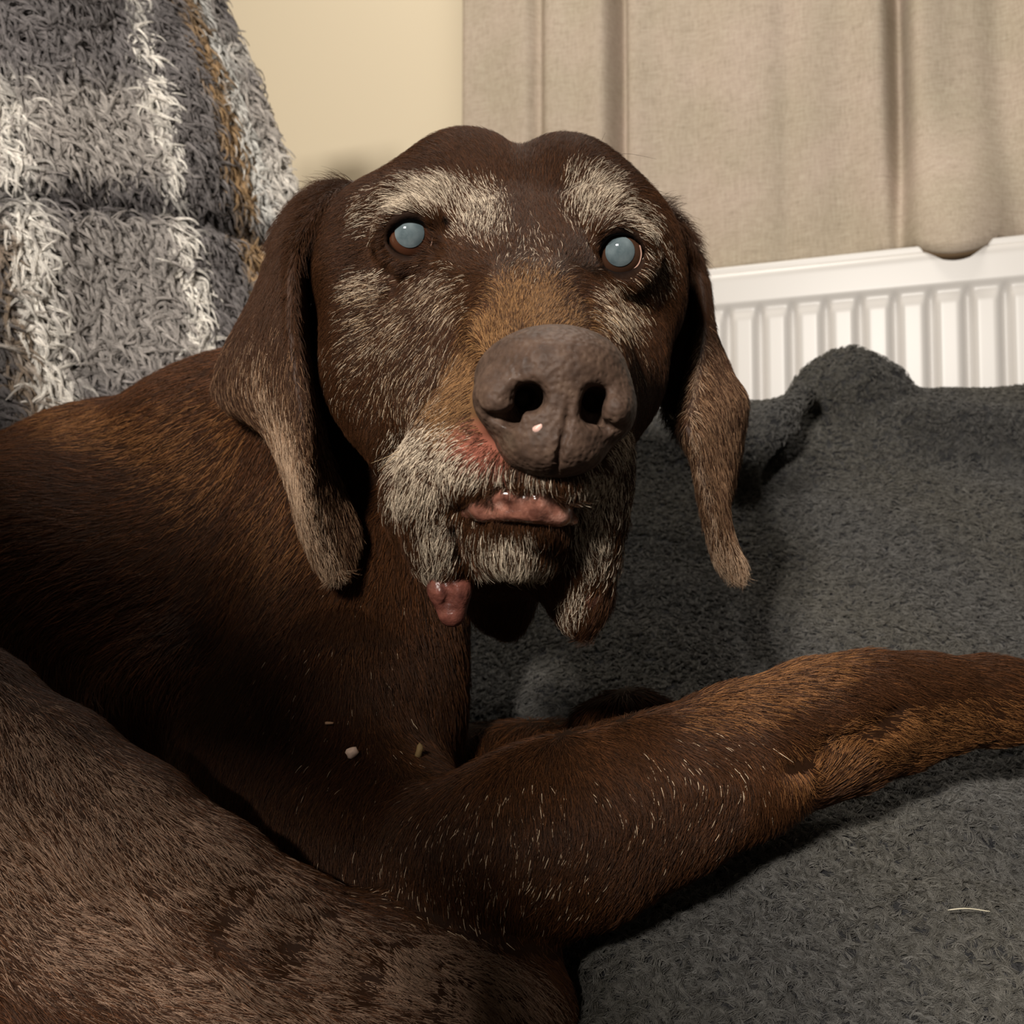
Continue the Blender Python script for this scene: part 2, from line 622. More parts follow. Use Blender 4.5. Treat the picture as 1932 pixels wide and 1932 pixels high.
G.D = np.maximum(f_soft + 0.016, np.maximum(np.maximum(np.abs(X - 0.09) - 0.68, -(Y + 0.40)), np.maximum(0.25 - Zd, Zd - 0.99)))
vs, qs = G.mesh()
qs = orient(vs, qs)
m_sofa = Mat('dark_grey_upholstery', srgb(70, 68, 66), 0.9, 0.1)
m_sofa.bump(m_sofa.noise(500.0, 3.0), 0.3, 0.001)
sofa = empty('sofa', (0.08, 0.62, 0.0))
tag(sofa, 'dark grey upholstered sofa under the fleece and plaid throws', 'sofa')
mesh_view('seat_cushion', (vs), qs, m_sofa.m, sofa)
o = mesh_obj('sofa_base', *box_mesh(lambda x, y, z: (x, y, z), (-0.68, -0.45, 0.06), (0.74, 1.02, 0.24)), m_sofa.m, sofa, smooth=False)
bevel(o, 0.02, 3)
m_leg = Mat('dark_wood_leg', srgb(60, 42, 30), 0.5, 0.4)
for x in (-0.50, 0.68):
    for y in (-0.38, 0.96):
        o = mesh_obj('leg', *box_mesh(lambda x, y, z: (x, y, z), (x - 0.025, y - 0.025, 0.0), (x + 0.025, y + 0.025, 0.062)), m_leg.m, sofa, smooth=False)
        bevel(o, 0.004)

Q = Field([np.arange(-0.64, 0.60, 0.012), np.arange(0.20, 0.48, 0.012), np.arange(-0.48, 0.28, 0.012)])
q_lo, q_hi = np.array([-0.58, 0.24, -0.43]), np.array([0.52, 0.425, 0.21])
gx = [np.abs(a - (l + h) / 2) - (h - l) / 2 + 0.03 for a, l, h in zip((Q.ax[0][:, None, None], Q.ax[1][None, :, None], Q.ax[2][None, None, :]), q_lo, q_hi)]
Q.D = (np.sqrt(sum(np.maximum(g, 0) ** 2 for g in gx)) + np.minimum(np.maximum(np.maximum(gx[0], gx[1]), gx[2]), 0) - 0.03).astype(np.float32)
v_, q_ = Q.mesh()
v_ = v_[:, [0, 2, 1]]
mesh_obj('seat_cushion', v_, orient(v_, q_), m_sofa.m, sofa)

# added unseen arm: a wing sloped to shade the dog's flank and chest
def prism(name, prof_, y0, y1, parent, bv=0.010):
    np_ = len(prof_)
    cv = [(x, y, z) for y in (y0, y1) for x, z in prof_]
    cf = [tuple(range(np_)), tuple(range(2 * np_ - 1, np_ - 1, -1))] + [(k, k + np_, (k + 1) % np_ + np_, (k + 1) % np_) for k in range(np_)]
    o_ = mesh_obj(name, np.array(cv), cf, m_sofa.m, parent, smooth=False)
    bm_ = bmesh.new()
    bm_.from_mesh(o_.data)
    bmesh.ops.recalc_face_normals(bm_, faces=bm_.faces)
    bm_.to_mesh(o_.data)
    bm_.free()
    return bevel(o_, bv, 3)


# added wing rail, posts and low panel, open between to light the hind leg
prism('added_shade_wing', [(-0.66, 0.90), (-0.50, 0.845), (-0.36, 0.800), (-0.30, 0.785), (-0.24, 0.765), (-0.205, 0.755), (-0.200, 0.25), (-0.125, 0.25), (-0.128, 0.70), (-0.142, 0.742), (-0.175, 0.762), (-0.196, 0.782),
                   (-0.212, 0.812), (-0.245, 0.838), (-0.30, 0.866), (-0.36, 0.90), (-0.48, 0.97), (-0.60, 1.03), (-0.66, 1.03)], -0.15, -0.06, sofa, 0.006)
prism('added_wing_panel', [(-0.66, 0.25), (-0.19, 0.25), (-0.19, 0.50), (-0.66, 0.50)], -0.14, -0.07, sofa)
prism('added_wing_post', [(-0.66, 0.45), (-0.60, 0.45), (-0.60, 0.90), (-0.66, 0.90)], -0.14, -0.07, sofa)

# plaid throw over the sofa back
ey = np.array([-420, -200, 0, 130, 270, 390, 600, 850, 1050])
ex = np.array([280, 345, 413, 466, 517, 556, 634, 722, 790])
NS, NW, NR = 70, 16, 80
ys = np.linspace(-330, 1040, NR)
pts = np.zeros((NS + NW, NR, 3))
UVs = np.zeros((NS + NW, NR, 2))
for j, y in enumerate(ys):
    xe = np.interp(y, ey, ex) - 4
    dl, dr = 0.62, 0.80
    lean = 0.05 * (400 - y) / 1000
    a, b = V(-260, y, dl + lean), V(xe, y, dr + lean)
    t = (b - a)
    t[1] = 0
    t /= np.linalg.norm(t)
    nrm = np.array([t[2], 0, -t[0]])
    for i in range(NS):
        s = i / (NS - 1)
        xx = -260 + (xe + 260) * s
        base = a + (b - a) * s
        bul = 0.020 * math.sin(math.pi * min(1, s * 1.05)) + 0.004 * math.sin(s * 17 + y * 0.006) + 0.003 * math.sin(y * 0.013 + s * 6)
        crease = -0.008 * math.exp(-((y - 372 - 110 * s * s) / 16) ** 2)
        pts[i, j] = base + nrm * (bul + crease)
        UVs[i, j] = ((base[0] / base[2] * IMG + 966) / (xe + 4), y)
    r = 0.035
    for i in range(NW):
        an = math.pi * 0.95 * (i + 1) / NW
        pts[NS + i, j] = b + t * r * math.sin(an) * 0.35 - nrm * r * (1 - math.cos(an)) * 1.3
        UVs[NS + i, j] = (1 + 0.01 * (i + 1), y)
vp = pts.reshape(-1, 3)
qp = grid_faces(NS + NW, NR)
npl = vnormals(vp, qp)
if (npl[NS // 2 * NR + NR // 2] @ -vp[NS // 2 * NR + NR // 2]) < 0:
    qp = qp[:, ::-1].copy()
    npl = -npl


def plaid_color(s, y):
    """the plaid of the faux fur in fractions across and photo rows down"""
    g1, g2, wh, tan, dk = (np.array(srgb(*c)[:3]) for c in ((108, 103, 102), (162, 155, 148), (204, 199, 191), (142, 116, 84), (62, 58, 58)))
    n = len(s)
    c = np.tile(g1, (n, 1))
    hb = smooth(120, 200, y) * (1 - smooth(330, 360, y)) + 0.75 * smooth(400, 430, y) * (1 - smooth(640, 800, y))
    c = c + (g2 - c) * (0.75 * hb)[:, None]

    def stripe(c0, w, col, amt=1.0, soft=0.35):
        nonlocal c
        m = amt * (1 - smooth(w * (1 - soft), w * (1 + soft), np.abs(s - c0)))
        c = c + (col - c) * m[:, None]
    stripe(0.625, 0.055, g1 * 0.95, 0.9)
    stripe(0.55, 0.032, wh, 1.0)
    stripe(0.705, 0.06, g1 * 0.9, 0.9)
    stripe(0.80, 0.045, tan, 1.0)
    stripe(0.885, 0.035, wh * np.array([0.93, 0.97, 1.0]), 0.8)
    stripe(0.96, 0.04, g2, 0.5)
    sl = 0.035 + (y - 400) * 0.00026
    m = (1 - smooth(0.035, 0.075, np.abs(s - sl))) * smooth(100, 200, y)
    c = c + (wh * 0.95 - c) * m[:, None]
    m = (1 - smooth(sl - 0.12, sl - 0.055, s)) * smooth(380, 430, y)
    c = c + (dk - c) * (0.8 * m)[:, None]
    m = (1 - smooth(sl - 0.075, sl - 0.045, s)) * smooth(sl - 0.13, sl - 0.08, s) * smooth(380, 500, y)
    c = c + (tan * 0.7 - c) * (0.6 * m)[:, None]
    right = smooth(0.90, 0.94, s)
    hb2 = right * smooth(255, 300, y) * (1 - smooth(400, 430, y)) + right * smooth(70, 90, y) * (1 - smooth(95, 120, y))
    c = c + (wh - c) * (0.7 * hb2)[:, None]
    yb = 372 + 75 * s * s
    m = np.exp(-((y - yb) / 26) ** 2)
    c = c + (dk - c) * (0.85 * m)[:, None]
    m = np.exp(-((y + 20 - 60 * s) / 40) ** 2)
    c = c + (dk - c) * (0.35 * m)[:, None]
    return c


m_plaid = Mat('faux_fur_backing', srgb(80, 76, 76), 0.95, 0.05)
m_plaid.base(m_plaid.mix(1.0, m_plaid.attr('plaid').outputs['Color'], (0.35, 0.35, 0.36, 1), 'MULTIPLY'))
plaid = mesh_view('plaid_throw', (vp), qp, m_plaid.m, None, loc=P(250, 830, 0.72))
tag(plaid, 'grey white and tan plaid faux fur throw over the sofa back', 'blanket')
ca = plaid.data.attributes.new('plaid', 'FLOAT_COLOR', 'POINT')
pc = plaid_color(UVs.reshape(-1, 2)[:, 0], UVs.reshape(-1, 2)[:, 1])
ca.data.foreach_set('color', np.concatenate([pc, np.ones((len(pc), 1))], 1).astype(np.float32).ravel())
so = plaid.modifiers.new('thickness', 'SOLIDIFY')
so.thickness = 0.010
so.offset = -1
fr = (pts[:NS - 3] - npl.reshape(NS + NW, NR, 3)[:NS - 3] * 0.016).reshape(-1, 3)
bkn = npl.reshape(NS + NW, NR, 3)[:NS - 3].reshape(-1, 3) * np.array([1, 0, 1])
bk = fr - bkn * np.linspace(0.12, 0.035, NS - 3).repeat(NR)[:, None]
nf_ = len(fr)
q1 = grid_faces(NS - 3, NR)
ring = [i * NR for i in range(NS - 3)] + [(NS - 4) * NR + j for j in range(1, NR)] + [i * NR + NR - 1 for i in range(NS - 5, -1, -1)] + [j for j in range(NR - 2, 0, -1)]
rq = np.array([(ring[k], ring[(k + 1) % len(ring)], ring[(k + 1) % len(ring)] + nf_, ring[k] + nf_) for k in range(len(ring))], np.int32)
cq = np.concatenate([q1, q1[:, ::-1] + nf_, rq[:, ::-1]])
mesh_view('back_cushion', (np.concatenate([fr, bk])), orient(np.concatenate([fr, bk]), cq), m_sofa.m, sofa)


def tufts(name, parent, mat, verts, quads, normals, density, per, spread, length, lift, comb, curl, radius, colfn, jitter, K=6, tight=0.35, facing=-0.2):
    """a pile of clumped, wavy strands on a cloth"""
    root, n = sample_roots(verts, quads, normals, density, None, facing)
    N = len(root)
    cd_ = comb(root)
    cd_ = cd_ + rng.normal(0, jitter, (N, 3))
    cd_ -= n * np.einsum('ij,ij->i', cd_, n)[:, None]
    cd_ /= np.linalg.norm(cd_, axis=1, keepdims=True) + 1e-9
    side = np.cross(n, cd_)
    L = length * rng.uniform(0.7, 1.3, N)
    phs, frq = rng.uniform(0, 6.28, N), rng.uniform(2.0, 5.0, N)
    amp = curl * rng.uniform(0.4, 1.4, N)
    t = np.linspace(0, 1, K)
    lf = lift * rng.uniform(0.6, 1.4, N)
    path = root[:, None, :] + n[:, None, :] * (L * lf)[:, None, None] * np.sin(t * 2.2)[None, :, None] \
        + cd_[:, None, :] * (L[:, None] * t[None, :] ** 1.2)[:, :, None] \
        + side[:, None, :] * (amp[:, None] * (np.sin(frq[:, None] * t[None, :] + phs[:, None]) - np.sin(phs)[:, None]))[:, :, None]
    col = colfn(root) * rng.uniform(0.75, 1.25, N)[:, None]
    offs = rng.normal(0, spread, (N, per, 2))
    conv = (1 - (1 - tight) * t ** 0.7)
    hp = path[:, None, :, :] + (side[:, None, None, :] * offs[:, :, None, 0:1] + cd_[:, None, None, :] * offs[:, :, None, 1:2]) * conv[None, None, :, None]
    hp = hp + rng.normal(0, spread * 0.12, hp.shape)
    hp = hp.reshape(-1, K, 3)
    hc = np.repeat(col, per, 0) * rng.uniform(0.8, 1.2, N * per)[:, None]
    return make_curves(name, hp, np.full(len(hp), radius) * rng.uniform(0.7, 1.2, len(hp)), hc, mat, parent)


m_pile = hair_mat('pile_fibre', 0.6, 0.25)
from mathutils.kdtree import KDTree


def nearest(verts, data):
    kd = KDTree(len(verts))
    for i, p in enumerate(verts):
        kd.insert(p, i)
    kd.balance()
    return lambda q: data[np.array([kd.find(p)[1] for p in q])]


uvf = UVs.reshape(-1, 2)
near_uv = nearest(vp, uvf)


def plaid_dens(c, n):
    x, y = pix(c)
    return np.where((x > -255) & (y > -325) & (y < 980), 95000.0, 0.0)


def plaid_col(q):
    uv = near_uv(q)
    return plaid_color(uv[:, 0] + rng.normal(0, 0.008, len(q)), uv[:, 1] + rng.normal(0, 6, len(q))) * 1.25


tufts('faux_fur_pile', plaid, m_pile, vp, qp, npl, plaid_dens, 18, 0.0013, 0.0150, 0.32,
      lambda q: np.tile(np.array([0.45, -0.75, 0.0]), (len(q), 1)), 0.0026, 0.00014, plaid_col, 0.45, 7, 0.2, -0.6)


def fle_dens(c, n):
    x, y = pix(c)
    up = (c[:, 2] > 0.25) & (x > 820) & (x < 2050) & (y > 620) & (y < 2050) & (n[:, 1] > -0.5)
    return np.where(up, 240000.0 * np.clip(0.55 / c[:, 2], 0.6, 1.4), 0.0)


def fle_col(q):
    k = len(q)
    a, b, c = (np.array(srgb(*v)[:3]) for v in ((88, 86, 83), (74, 74, 80), (90, 87, 81)))
    w = np.sin(q[:, 0:1] * 37 + q[:, 2:3] * 21) * 0.5 + 0.5
    return (a * (1 - w) + (b if False else c) * w) * 0.85 + rng.normal(0, 0.007, (k, 1))


tufts('fleece_pile', fleece, m_pile, vf, qf, nf, fle_dens, 9, 0.0009, 0.0036, 0.42,
      lambda q: np.stack([0.5 + 0.5 * np.sin(q[:, 2] * 30), -0.6 * np.ones(len(q)), 0.3 * np.sin(q[:, 0] * 40)], 1), 0.0015, 0.00013, fle_col, 1.0, 5, 0.35, -0.1)

# ------------------------------------------------------------------ the dog
B = Field([axis(-0.44, 0.36, -0.105, 0.095, 0.0016, 0.0045),
           axis(-0.34, 0.18, -0.075, 0.182, 0.0016, 0.0045),
           axis(0.245, 1.02, 0.262, 0.48, 0.0016, 0.0048)])

# trunk, neck, shoulder (x, y, depth, radius in photo pixels)
B.chain([(-330, 1150, 0.74, 300), (-60, 1140, 0.70, 300), (200, 1045, 0.66, 262), (470, 935, 0.60, 250), (700, 820, 0.55, 215), (900, 640, 0.53, 190)], 0.03)
B.chain([(-420, 1330, 0.66, 330), (-100, 1250, 0.60, 370), (130, 1170, 0.57, 305)], 0.03)          # rib cage, near shoulder
B.chain([(130, 1170, 0.57, 300), (330, 1330, 0.52, 230)], 0.03)
B.chain([(700, 960, 0.53, 190), (680, 1130, 0.50, 175), (655, 1330, 0.475, 195), (620, 1560, 0.45, 190)], 0.03)   # throat, fore chest
B.chain([(520, 1500, 0.47, 190), (700, 1600, 0.42, 150), (880, 1625, 0.375, 128)], 0.03)            # upper arm to elbow
B.chain([(280, 1150, 0.575, 235), (560, 1090, 0.545, 200)], 0.03)
B.chain([(600, 1700, 0.50, 230), (200, 1700, 0.56, 330), (-300, 1650, 0.62, 350)], 0.03)             # belly on the seat
# near fore leg
B.chain([(880, 1610, 0.372, 130), (985, 1592, 0.366, 158), (1100, 1560, 0.368, 160), (1250, 1498, 0.378, 138), (1400, 1432, 0.390, 126),
         (1540, 1372, 0.400, 112), (1640, 1340, 0.41, 96), (1740, 1325, 0.42, 78), (1860, 1322, 0.43, 70), (2000, 1322, 0.44, 74)], 0.014)
B.chain([(1515, 1455, 0.395, 46), (1600, 1440, 0.402, 40), (1690, 1405, 0.412, 40), (1780, 1378, 0.42, 36)], 0.010)   # carpal pad tuft
B.trace([(1480, 1440, 14, 0.0), (1555, 1412, 18, -0.4), (1625, 1388, 18, -0.4), (1690, 1342, 16, -0.2)], 0.003)
# paw beyond the frame: four toes
for k, (ty, td) in enumerate(((1295, 0.46), (1315, 0.443), (1340, 0.43), (1362, 0.425))):
    B.chain([(2000, 1325, 0.44, 60), (2130, ty, td, 34), (2190, ty + 22, td, 30)], 0.006)
# far fore leg folded back, its paw behind the near leg
B.chain([(760, 1500, 0.52, 130), (980, 1480, 0.50, 100), (1130, 1420, 0.485, 70)], 0.02)
B.chain([(1135, 1372, 0.475, 52), (1190, 1362, 0.47, 52), (1235, 1372, 0.465, 40), (1290, 1372, 0.46, 22)], 0.012)
# hind leg in the foreground
B.chain([(-320, 1180, 0.385, 116), (-64, 1356, 0.372, 112), (90, 1460, 0.366, 110), (238, 1560, 0.361, 108), (390, 1668, 0.356, 104), (540, 1768, 0.352, 100), (700, 1838, 0.349, 98),
         (862, 1884, 0.347, 98), (962, 1910, 0.348, 100), (990, 2010, 0.352, 104)], 0.016)
B.chain([(-320, 1560, 0.40, 300), (-40, 1660, 0.378, 215), (170, 1835, 0.362, 138), (420, 1960, 0.356, 118), (650, 2055, 0.350, 112), (900, 2150, 0.350, 110)], 0.008)
B.trace([(320, 1650, 24, 0.3), (420, 1712, 36, -0.1), (540, 1780, 46, -0.3), (680, 1842, 48, -0.3), (810, 1895, 42, -0.2), (940, 1950, 34, 0.0)], 0.008)

# head ------------------------------------------------------------
H = 0.010
B.ball(962, 500, 0.515, 285, 195, 0.075, 0.02)                       # brain case
B.chain([(900, 640, 0.50, 220), (930, 700, 0.47, 195)], 0.03)
B.ball(880, 398, 0.472, 142, 144, 0.036, 0.006)                      # forehead domes
B.ball(1064, 404, 0.474, 136, 140, 0.036, 0.006)
B.ball(742, 485, 0.468, 140, 142, 0.040, 0.02)                       # temples
B.ball(1158, 490, 0.466, 122, 135, 0.040, 0.02)
B.chain([(742, 560, 0.452, 128), (762, 700, 0.436, 124), (800, 815, 0.415, 108)], 0.025)       # cheeks
B.chain([(1168, 585, 0.45, 110), (1124, 715, 0.432, 100), (1096, 830, 0.405, 80)], 0.022)
B.chain([(860, 560, 0.43, 110), (870, 700, 0.40, 110), (880, 800, 0.37, 100)], 0.02)            # sides of the muzzle
B.chain([(1085, 590, 0.428, 90), (1090, 720, 0.40, 90), (1100, 800, 0.365, 85)], 0.02)
B.chain([(968, 450, 0.452, 95), (975, 520, 0.425, 95), (988, 590, 0.397, 104), (1018, 660, 0.352, 116), (1042, 735, 0.318, 132)], 0.028)   # bridge
B.chain([(690, 540, 0.495, 75), (680, 700, 0.495, 90)], 0.02)
# brows and eye surrounds
B.chain([(715, 400, 0.428, 24), (765, 378, 0.424, 32), (830, 385, 0.424, 34), (870, 420, 0.424, 26)], 0.012)
B.chain([(1105, 395, 0.424, 28), (1160, 408, 0.424, 34), (1212, 440, 0.430, 26)], 0.012)
B.chain([(715, 470, 0.428, 22), (750, 508, 0.423, 22), (800, 508, 0.418, 20), (838, 480, 0.416, 18)], 0.010)
B.chain([(1120, 500, 0.416, 20), (1150, 540, 0.418, 20), (1195, 540, 0.424, 20), (1222, 500, 0.43, 18)], 0.010)
B.chain([(665, 520, 0.43, 26), (690, 600, 0.425, 24)], 0.02)                                     # fold under the left eye
B.chain([(742, 505, 0.405, 3), (748, 545, 0.405, 3), (735, 575, 0.41, 2)], 0.004, 'sub')
EYES = [(774, 446, 0.4135), (1171, 477, 0.4165)]
ER = 0.0115
for ex_, ey_, ed_ in EYES:
    c = V(ex_, ey_, ed_)
    B.ell(c, (0.0140, 0.0138, 0.0128), 0.006)
    n = -c / np.linalg.norm(c)
# apertures through the lids
cL, cR = V(*EYES[0]), V(*EYES[1])
for c, (dx, dy), (ra, rb), ang in ((cL, (0.0002, 0.0000), (0.0104, 0.0094), 0.12), (cR, (0.0002, 0.0), (0.0095, 0.0104), 0.0)):
    n = -c / np.linalg.norm(c)
    B.ell(c + n * 0.013 + np.array([dx, dy, 0]), (ra, rb, 0.014), 0.0025, 'sub', Matrix.Rotation(ang, 3, 'Z'))
    B.ell(c, (ER + 0.0004,) * 3, 0.0008, 'sub')
B.chain([(720, 452, 0.4090, 8), (740, 412, 0.4025, 9), (780, 395, 0.4010, 10), (816, 412, 0.4025, 8), (836, 455, 0.4055, 6)], 0.006)
B.chain([(736, 482, 0.4060, 6), (765, 500, 0.4035, 6), (803, 494, 0.4030, 6), (830, 468, 0.4045, 6)], 0.006)
B.chain([(1116, 476, 0.4100, 7), (1132, 438, 0.4055, 9), (1170, 421, 0.4040, 10), (1207, 438, 0.4065, 9), (1226, 482, 0.4120, 7)], 0.006)
B.chain([(1126, 510, 0.4080, 6), (1150, 528, 0.4060, 6), (1185, 529, 0.4065, 6), (1212, 512, 0.4085, 6)], 0.006)
for c in (cL, cR):
    B.ell(c, (ER + 0.0004,) * 3, 0.0008, 'sub')
B.chain([(826, 466, 0.4030, 5), (838, 478, 0.4030, 4)], 0.003, 'sub')
# upper lips (flews)
B.chain([(912, 800, 0.335, 92), (880, 850, 0.330, 84), (850, 895, 0.330, 76), (834, 940, 0.333, 60), (832, 1000, 0.338, 42), (836, 1040, 0.342, 34), (842, 1062, 0.346, 26)], 0.012)
B.chain([(930, 820, 0.318, 75), (965, 868, 0.306, 44), (1040, 880, 0.300, 42), (1100, 880, 0.304, 52)], 0.012)
B.chain([(880, 880, 0.318, 58), (905, 885, 0.308, 42), (980, 872, 0.302, 36)], 0.012)
B.chain([(1086, 800, 0.325, 80), (1106, 862, 0.318, 62), (1116, 925, 0.322, 50), (1118, 985, 0.330, 38), (1112, 1050, 0.338, 31), (1102, 1110, 0.345, 27), (1096, 1150, 0.350, 18), (1104, 1180, 0.352, 6)], 0.012)
B.chain([(785, 905, 0.36, 46), (805, 960, 0.362, 48), (850, 1020, 0.37, 50)], 0.02)               # lip corner behind
B.chain([(1055, 1000, 0.345, 40), (1060, 1060, 0.35, 36), (1078, 1110, 0.352, 34)], 0.012)         # right lip inner fold
# lower jaw and chin
B.chain([(945, 900, 0.44, 150), (955, 985, 0.38, 100), (968, 1000, 0.335, 78)], 0.02)
F_ch = dict(k=0.006)
B.chain([(900, 985, 0.3190, 22), (955, 968, 0.3105, 28), (1010, 972, 0.3095, 28), (1055, 986, 0.3130, 20)], 0.008)
B.chain([(924, 1008, 0.328, 52), (968, 1010, 0.320, 58), (1016, 1018, 0.326, 50)], 0.006)
B.chain([(935, 1060, 0.40, 50), (945, 1130, 0.42, 36), (962, 1175, 0.43, 16)], 0.02)
# mouth slit and the gaps between flews and chin
B.chain([(872, 935, 0.316, 9), (900, 922, 0.309, 10), (960, 912, 0.300, 10), (1020, 918, 0.297, 9), (1062, 945, 0.305, 8)], 0.005, 'sub')
B.chain([(872, 940, 0.318, 9), (866, 985, 0.322, 8), (872, 1040, 0.325, 10), (885, 1080, 0.33, 14)], 0.005, 'sub')
B.chain([(1070, 945, 0.306, 6), (1086, 985, 0.312, 6), (1092, 1030, 0.318, 8), (1070, 1075, 0.325, 10)], 0.005, 'sub')
B.chain([(905, 760, 0.298, 4), (915, 830, 0.292, 6), (950, 870, 0.288, 6)], 0.006, 'sub')
# hollow seat for the nose leather
B.ball(1043, 735, 0.294, 138, 112, 0.017, 0.006, 'sub')

# the dog lies on the fleece, not in it: cut the body off at the cloth
R_ = f_soft
for axn in range(3):
    src, dst = F.ax[axn], B.ax[axn]
    t_ = np.clip(np.interp(dst, src, np.arange(len(src))), 0, len(src) - 1.001)
    i_ = t_.astype(int)
    w_ = (t_ - i_).astype(np.float32).reshape([-1 if a == axn else 1 for a in range(3)])
    R_ = np.take(R_, i_, axn) * (1 - w_) + np.take(R_, i_ + 1, axn) * w_
B.D = np.maximum(B.D, -(R_.astype(np.float32) - 0.0005))
del R_
vb, qb = B.mesh()
qb = orient(vb, qb)
nb = vnormals(vb, qb)
dog = empty('dog', P(500, 1700, 0.48))
tag(dog, 'old chocolate brown dog with greying face and cloudy eyes lying on the sofa', 'dog')


def img_mask(q, pts, soft=0.3):
    """soft union of ellipses given as (x, y, rx, ry, angle, strength, depth limit)"""
    x, y = pix(q)
    m = np.zeros(len(q))
    for (cx, cy, rx, ry, an, st) in pts:
        c_, s_ = math.cos(math.radians(an)), math.sin(math.radians(an))
        dx, dy = x - cx, y - cy
        u_ = (dx * c_ + dy * s_) / rx
        v_ = (-dx * s_ + dy * c_) / ry
        m = np.maximum(m, st * np.clip((1.25 - np.sqrt(u_ * u_ + v_ * v_)) / 0.75, 0, 1))
    return m * (q[:, 2] < 0.56)


M_GREY = [(800, 372, 95, 42, -8, 0.85), (900, 400, 60, 60, 0, 0.6), (935, 430, 40, 50, 0, 0.25), (705, 400, 50, 40, -30, 0.35),
          (1120, 375, 60, 62, 35, 0.75), (1190, 410, 55, 34, 35, 0.7), (1085, 340, 24, 40, 20, 0.4),
          (700, 540, 52, 40, 0, 0.6), (720, 620, 80, 80, 0, 0.34), (780, 700, 90, 110, 0, 0.26), (680, 690, 60, 90, 0, 0.18),
          (830, 560, 60, 60, 0, 0.4), (1165, 590, 52, 50, 30, 0.6), (1140, 560, 36, 40, 0, 0.5), (1230, 500, 40, 60, 0, 0.35), (1160, 680, 60, 60, 0, 0.10),
          (810, 860, 90, 75, 0, 0.85), (880, 880, 70, 40, 0, 0.75), (960, 892, 95, 18, 0, 0.5), (790, 930, 60, 50, 0, 0.85), (825, 1010, 50, 70, 0, 0.75), (815, 1070, 40, 40, 0, 0.85),
          (1130, 930, 62, 60, 0, 0.75), (1120, 1010, 50, 80, 0, 0.65), (1080, 1130, 30, 60, 30, 0.6), (1165, 840, 30, 60, 0, 0.7),
          (960, 1030, 75, 45, 0, 0.75), (975, 1062, 85, 26, 0, 1.0), (900, 1010, 30, 40, 0, 0.3), (1150, 470, 60, 40, 0, 0.15), (1000, 480, 70, 60, 0, 0.10)]
M_TAN = [(1000, 565, 80, 60, 0, 0.55), (930, 640, 60, 60, 0, 0.55), (880, 720, 42, 90, 10, 0.7), (1080, 600, 50, 40, 20, 0.35), (850, 790, 56, 60, 0, 0.65), (1040, 610, 90, 34, 0, 0.5)]
M_PINK = [(900, 850, 60, 36, 25, 0.7), (885, 820, 36, 30, 0, 0.5)]
M_BARE = [(900, 840, 36, 24, 20, 0.5), (775, 446, 54, 50, 0, 1.0), (1171, 477, 50, 54, 0, 1.0), (836, 478, 22, 12, 20, 0.9), (748, 550, 8, 30, 0, 0.6)]
C_BASE = np.array(srgb(66, 40, 22)[:3])
C_DARK = np.array(srgb(36, 22, 13)[:3])
C_RED = np.array(srgb(98, 57, 28)[:3])
C_GREY = np.array(srgb(224, 206, 182)[:3])
C_TAN = np.array(srgb(146, 108, 70)[:3])
C_PINK = np.array(srgb(150, 88, 72)[:3])


def head_w(q):
    return 1 - smooth(0.48, 0.54, q[:, 2]) if True else 0


# skin under the coat
m_skin = Mat('brown_dog_skin', (0.05, 0.028, 0.018, 1), 0.7, 0.08)
m_skin.base(m_skin.attr('skin_color').outputs['Color'])
m_skin.bump(m_skin.noise(700.0, 4.0), 0.3, 0.001)
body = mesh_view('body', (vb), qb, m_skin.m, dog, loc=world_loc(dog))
xb, yb = pix(vb)
hw = (vb[:, 2] < 0.50) & (yb < 1200) & (xb > 560) & (xb < 1320)
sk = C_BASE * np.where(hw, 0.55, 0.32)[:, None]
mg = img_mask(vb, M_GREY) * hw
mt = img_mask(vb, M_TAN) * hw
mp = img_mask(vb, M_PINK) * hw
me_ = img_mask(vb, M_BARE[1:3]) * hw
sk = sk + (C_TAN * 0.5 - sk) * mt[:, None]
sk = sk + (np.array(srgb(96, 74, 62)[:3]) * 0.6 - sk) * (0.6 * mg)[:, None]
sk = sk + (C_PINK - sk) * mp[:, None]
sk = sk + (np.array(srgb(14, 9, 8)[:3]) - sk) * np.clip(me_ * 1.2, 0, 1)[:, None]  # dark lid skin, deepened to paint in the shade around the eyes
ca = body.data.attributes.new('skin_color', 'FLOAT_COLOR', 'POINT')
ca.data.foreach_set('color', np.concatenate([sk, np.ones((len(sk), 1))], 1).astype(np.float32).ravel())

# eyes: ball with amber iris, clouded pupil standing in it, wet rim
m_iris = Mat('amber_iris', srgb(96, 52, 26), 0.08, 0.6)
m_iris.b.inputs['Coat Weight'].default_value = 0.6
m_iris.base(m_iris.attr('eye_color').outputs['Color'])
m_pup = Mat('clouded_pupil', srgb(112, 132, 138), 0.05, 0.7)
m_pup.b.inputs['Coat Weight'].default_value = 1.0
m_pup.b.inputs['Coat Roughness'].default_value = 0.03
m_pup.base(m_pup.ramp(m_pup.noise(160.0, 4.0), [(0.3, srgb(74, 86, 90)), (0.7, srgb(106, 117, 120))]))
m_wet = Mat('wet_pink_rim', srgb(170, 120, 104), 0.15, 0.7)


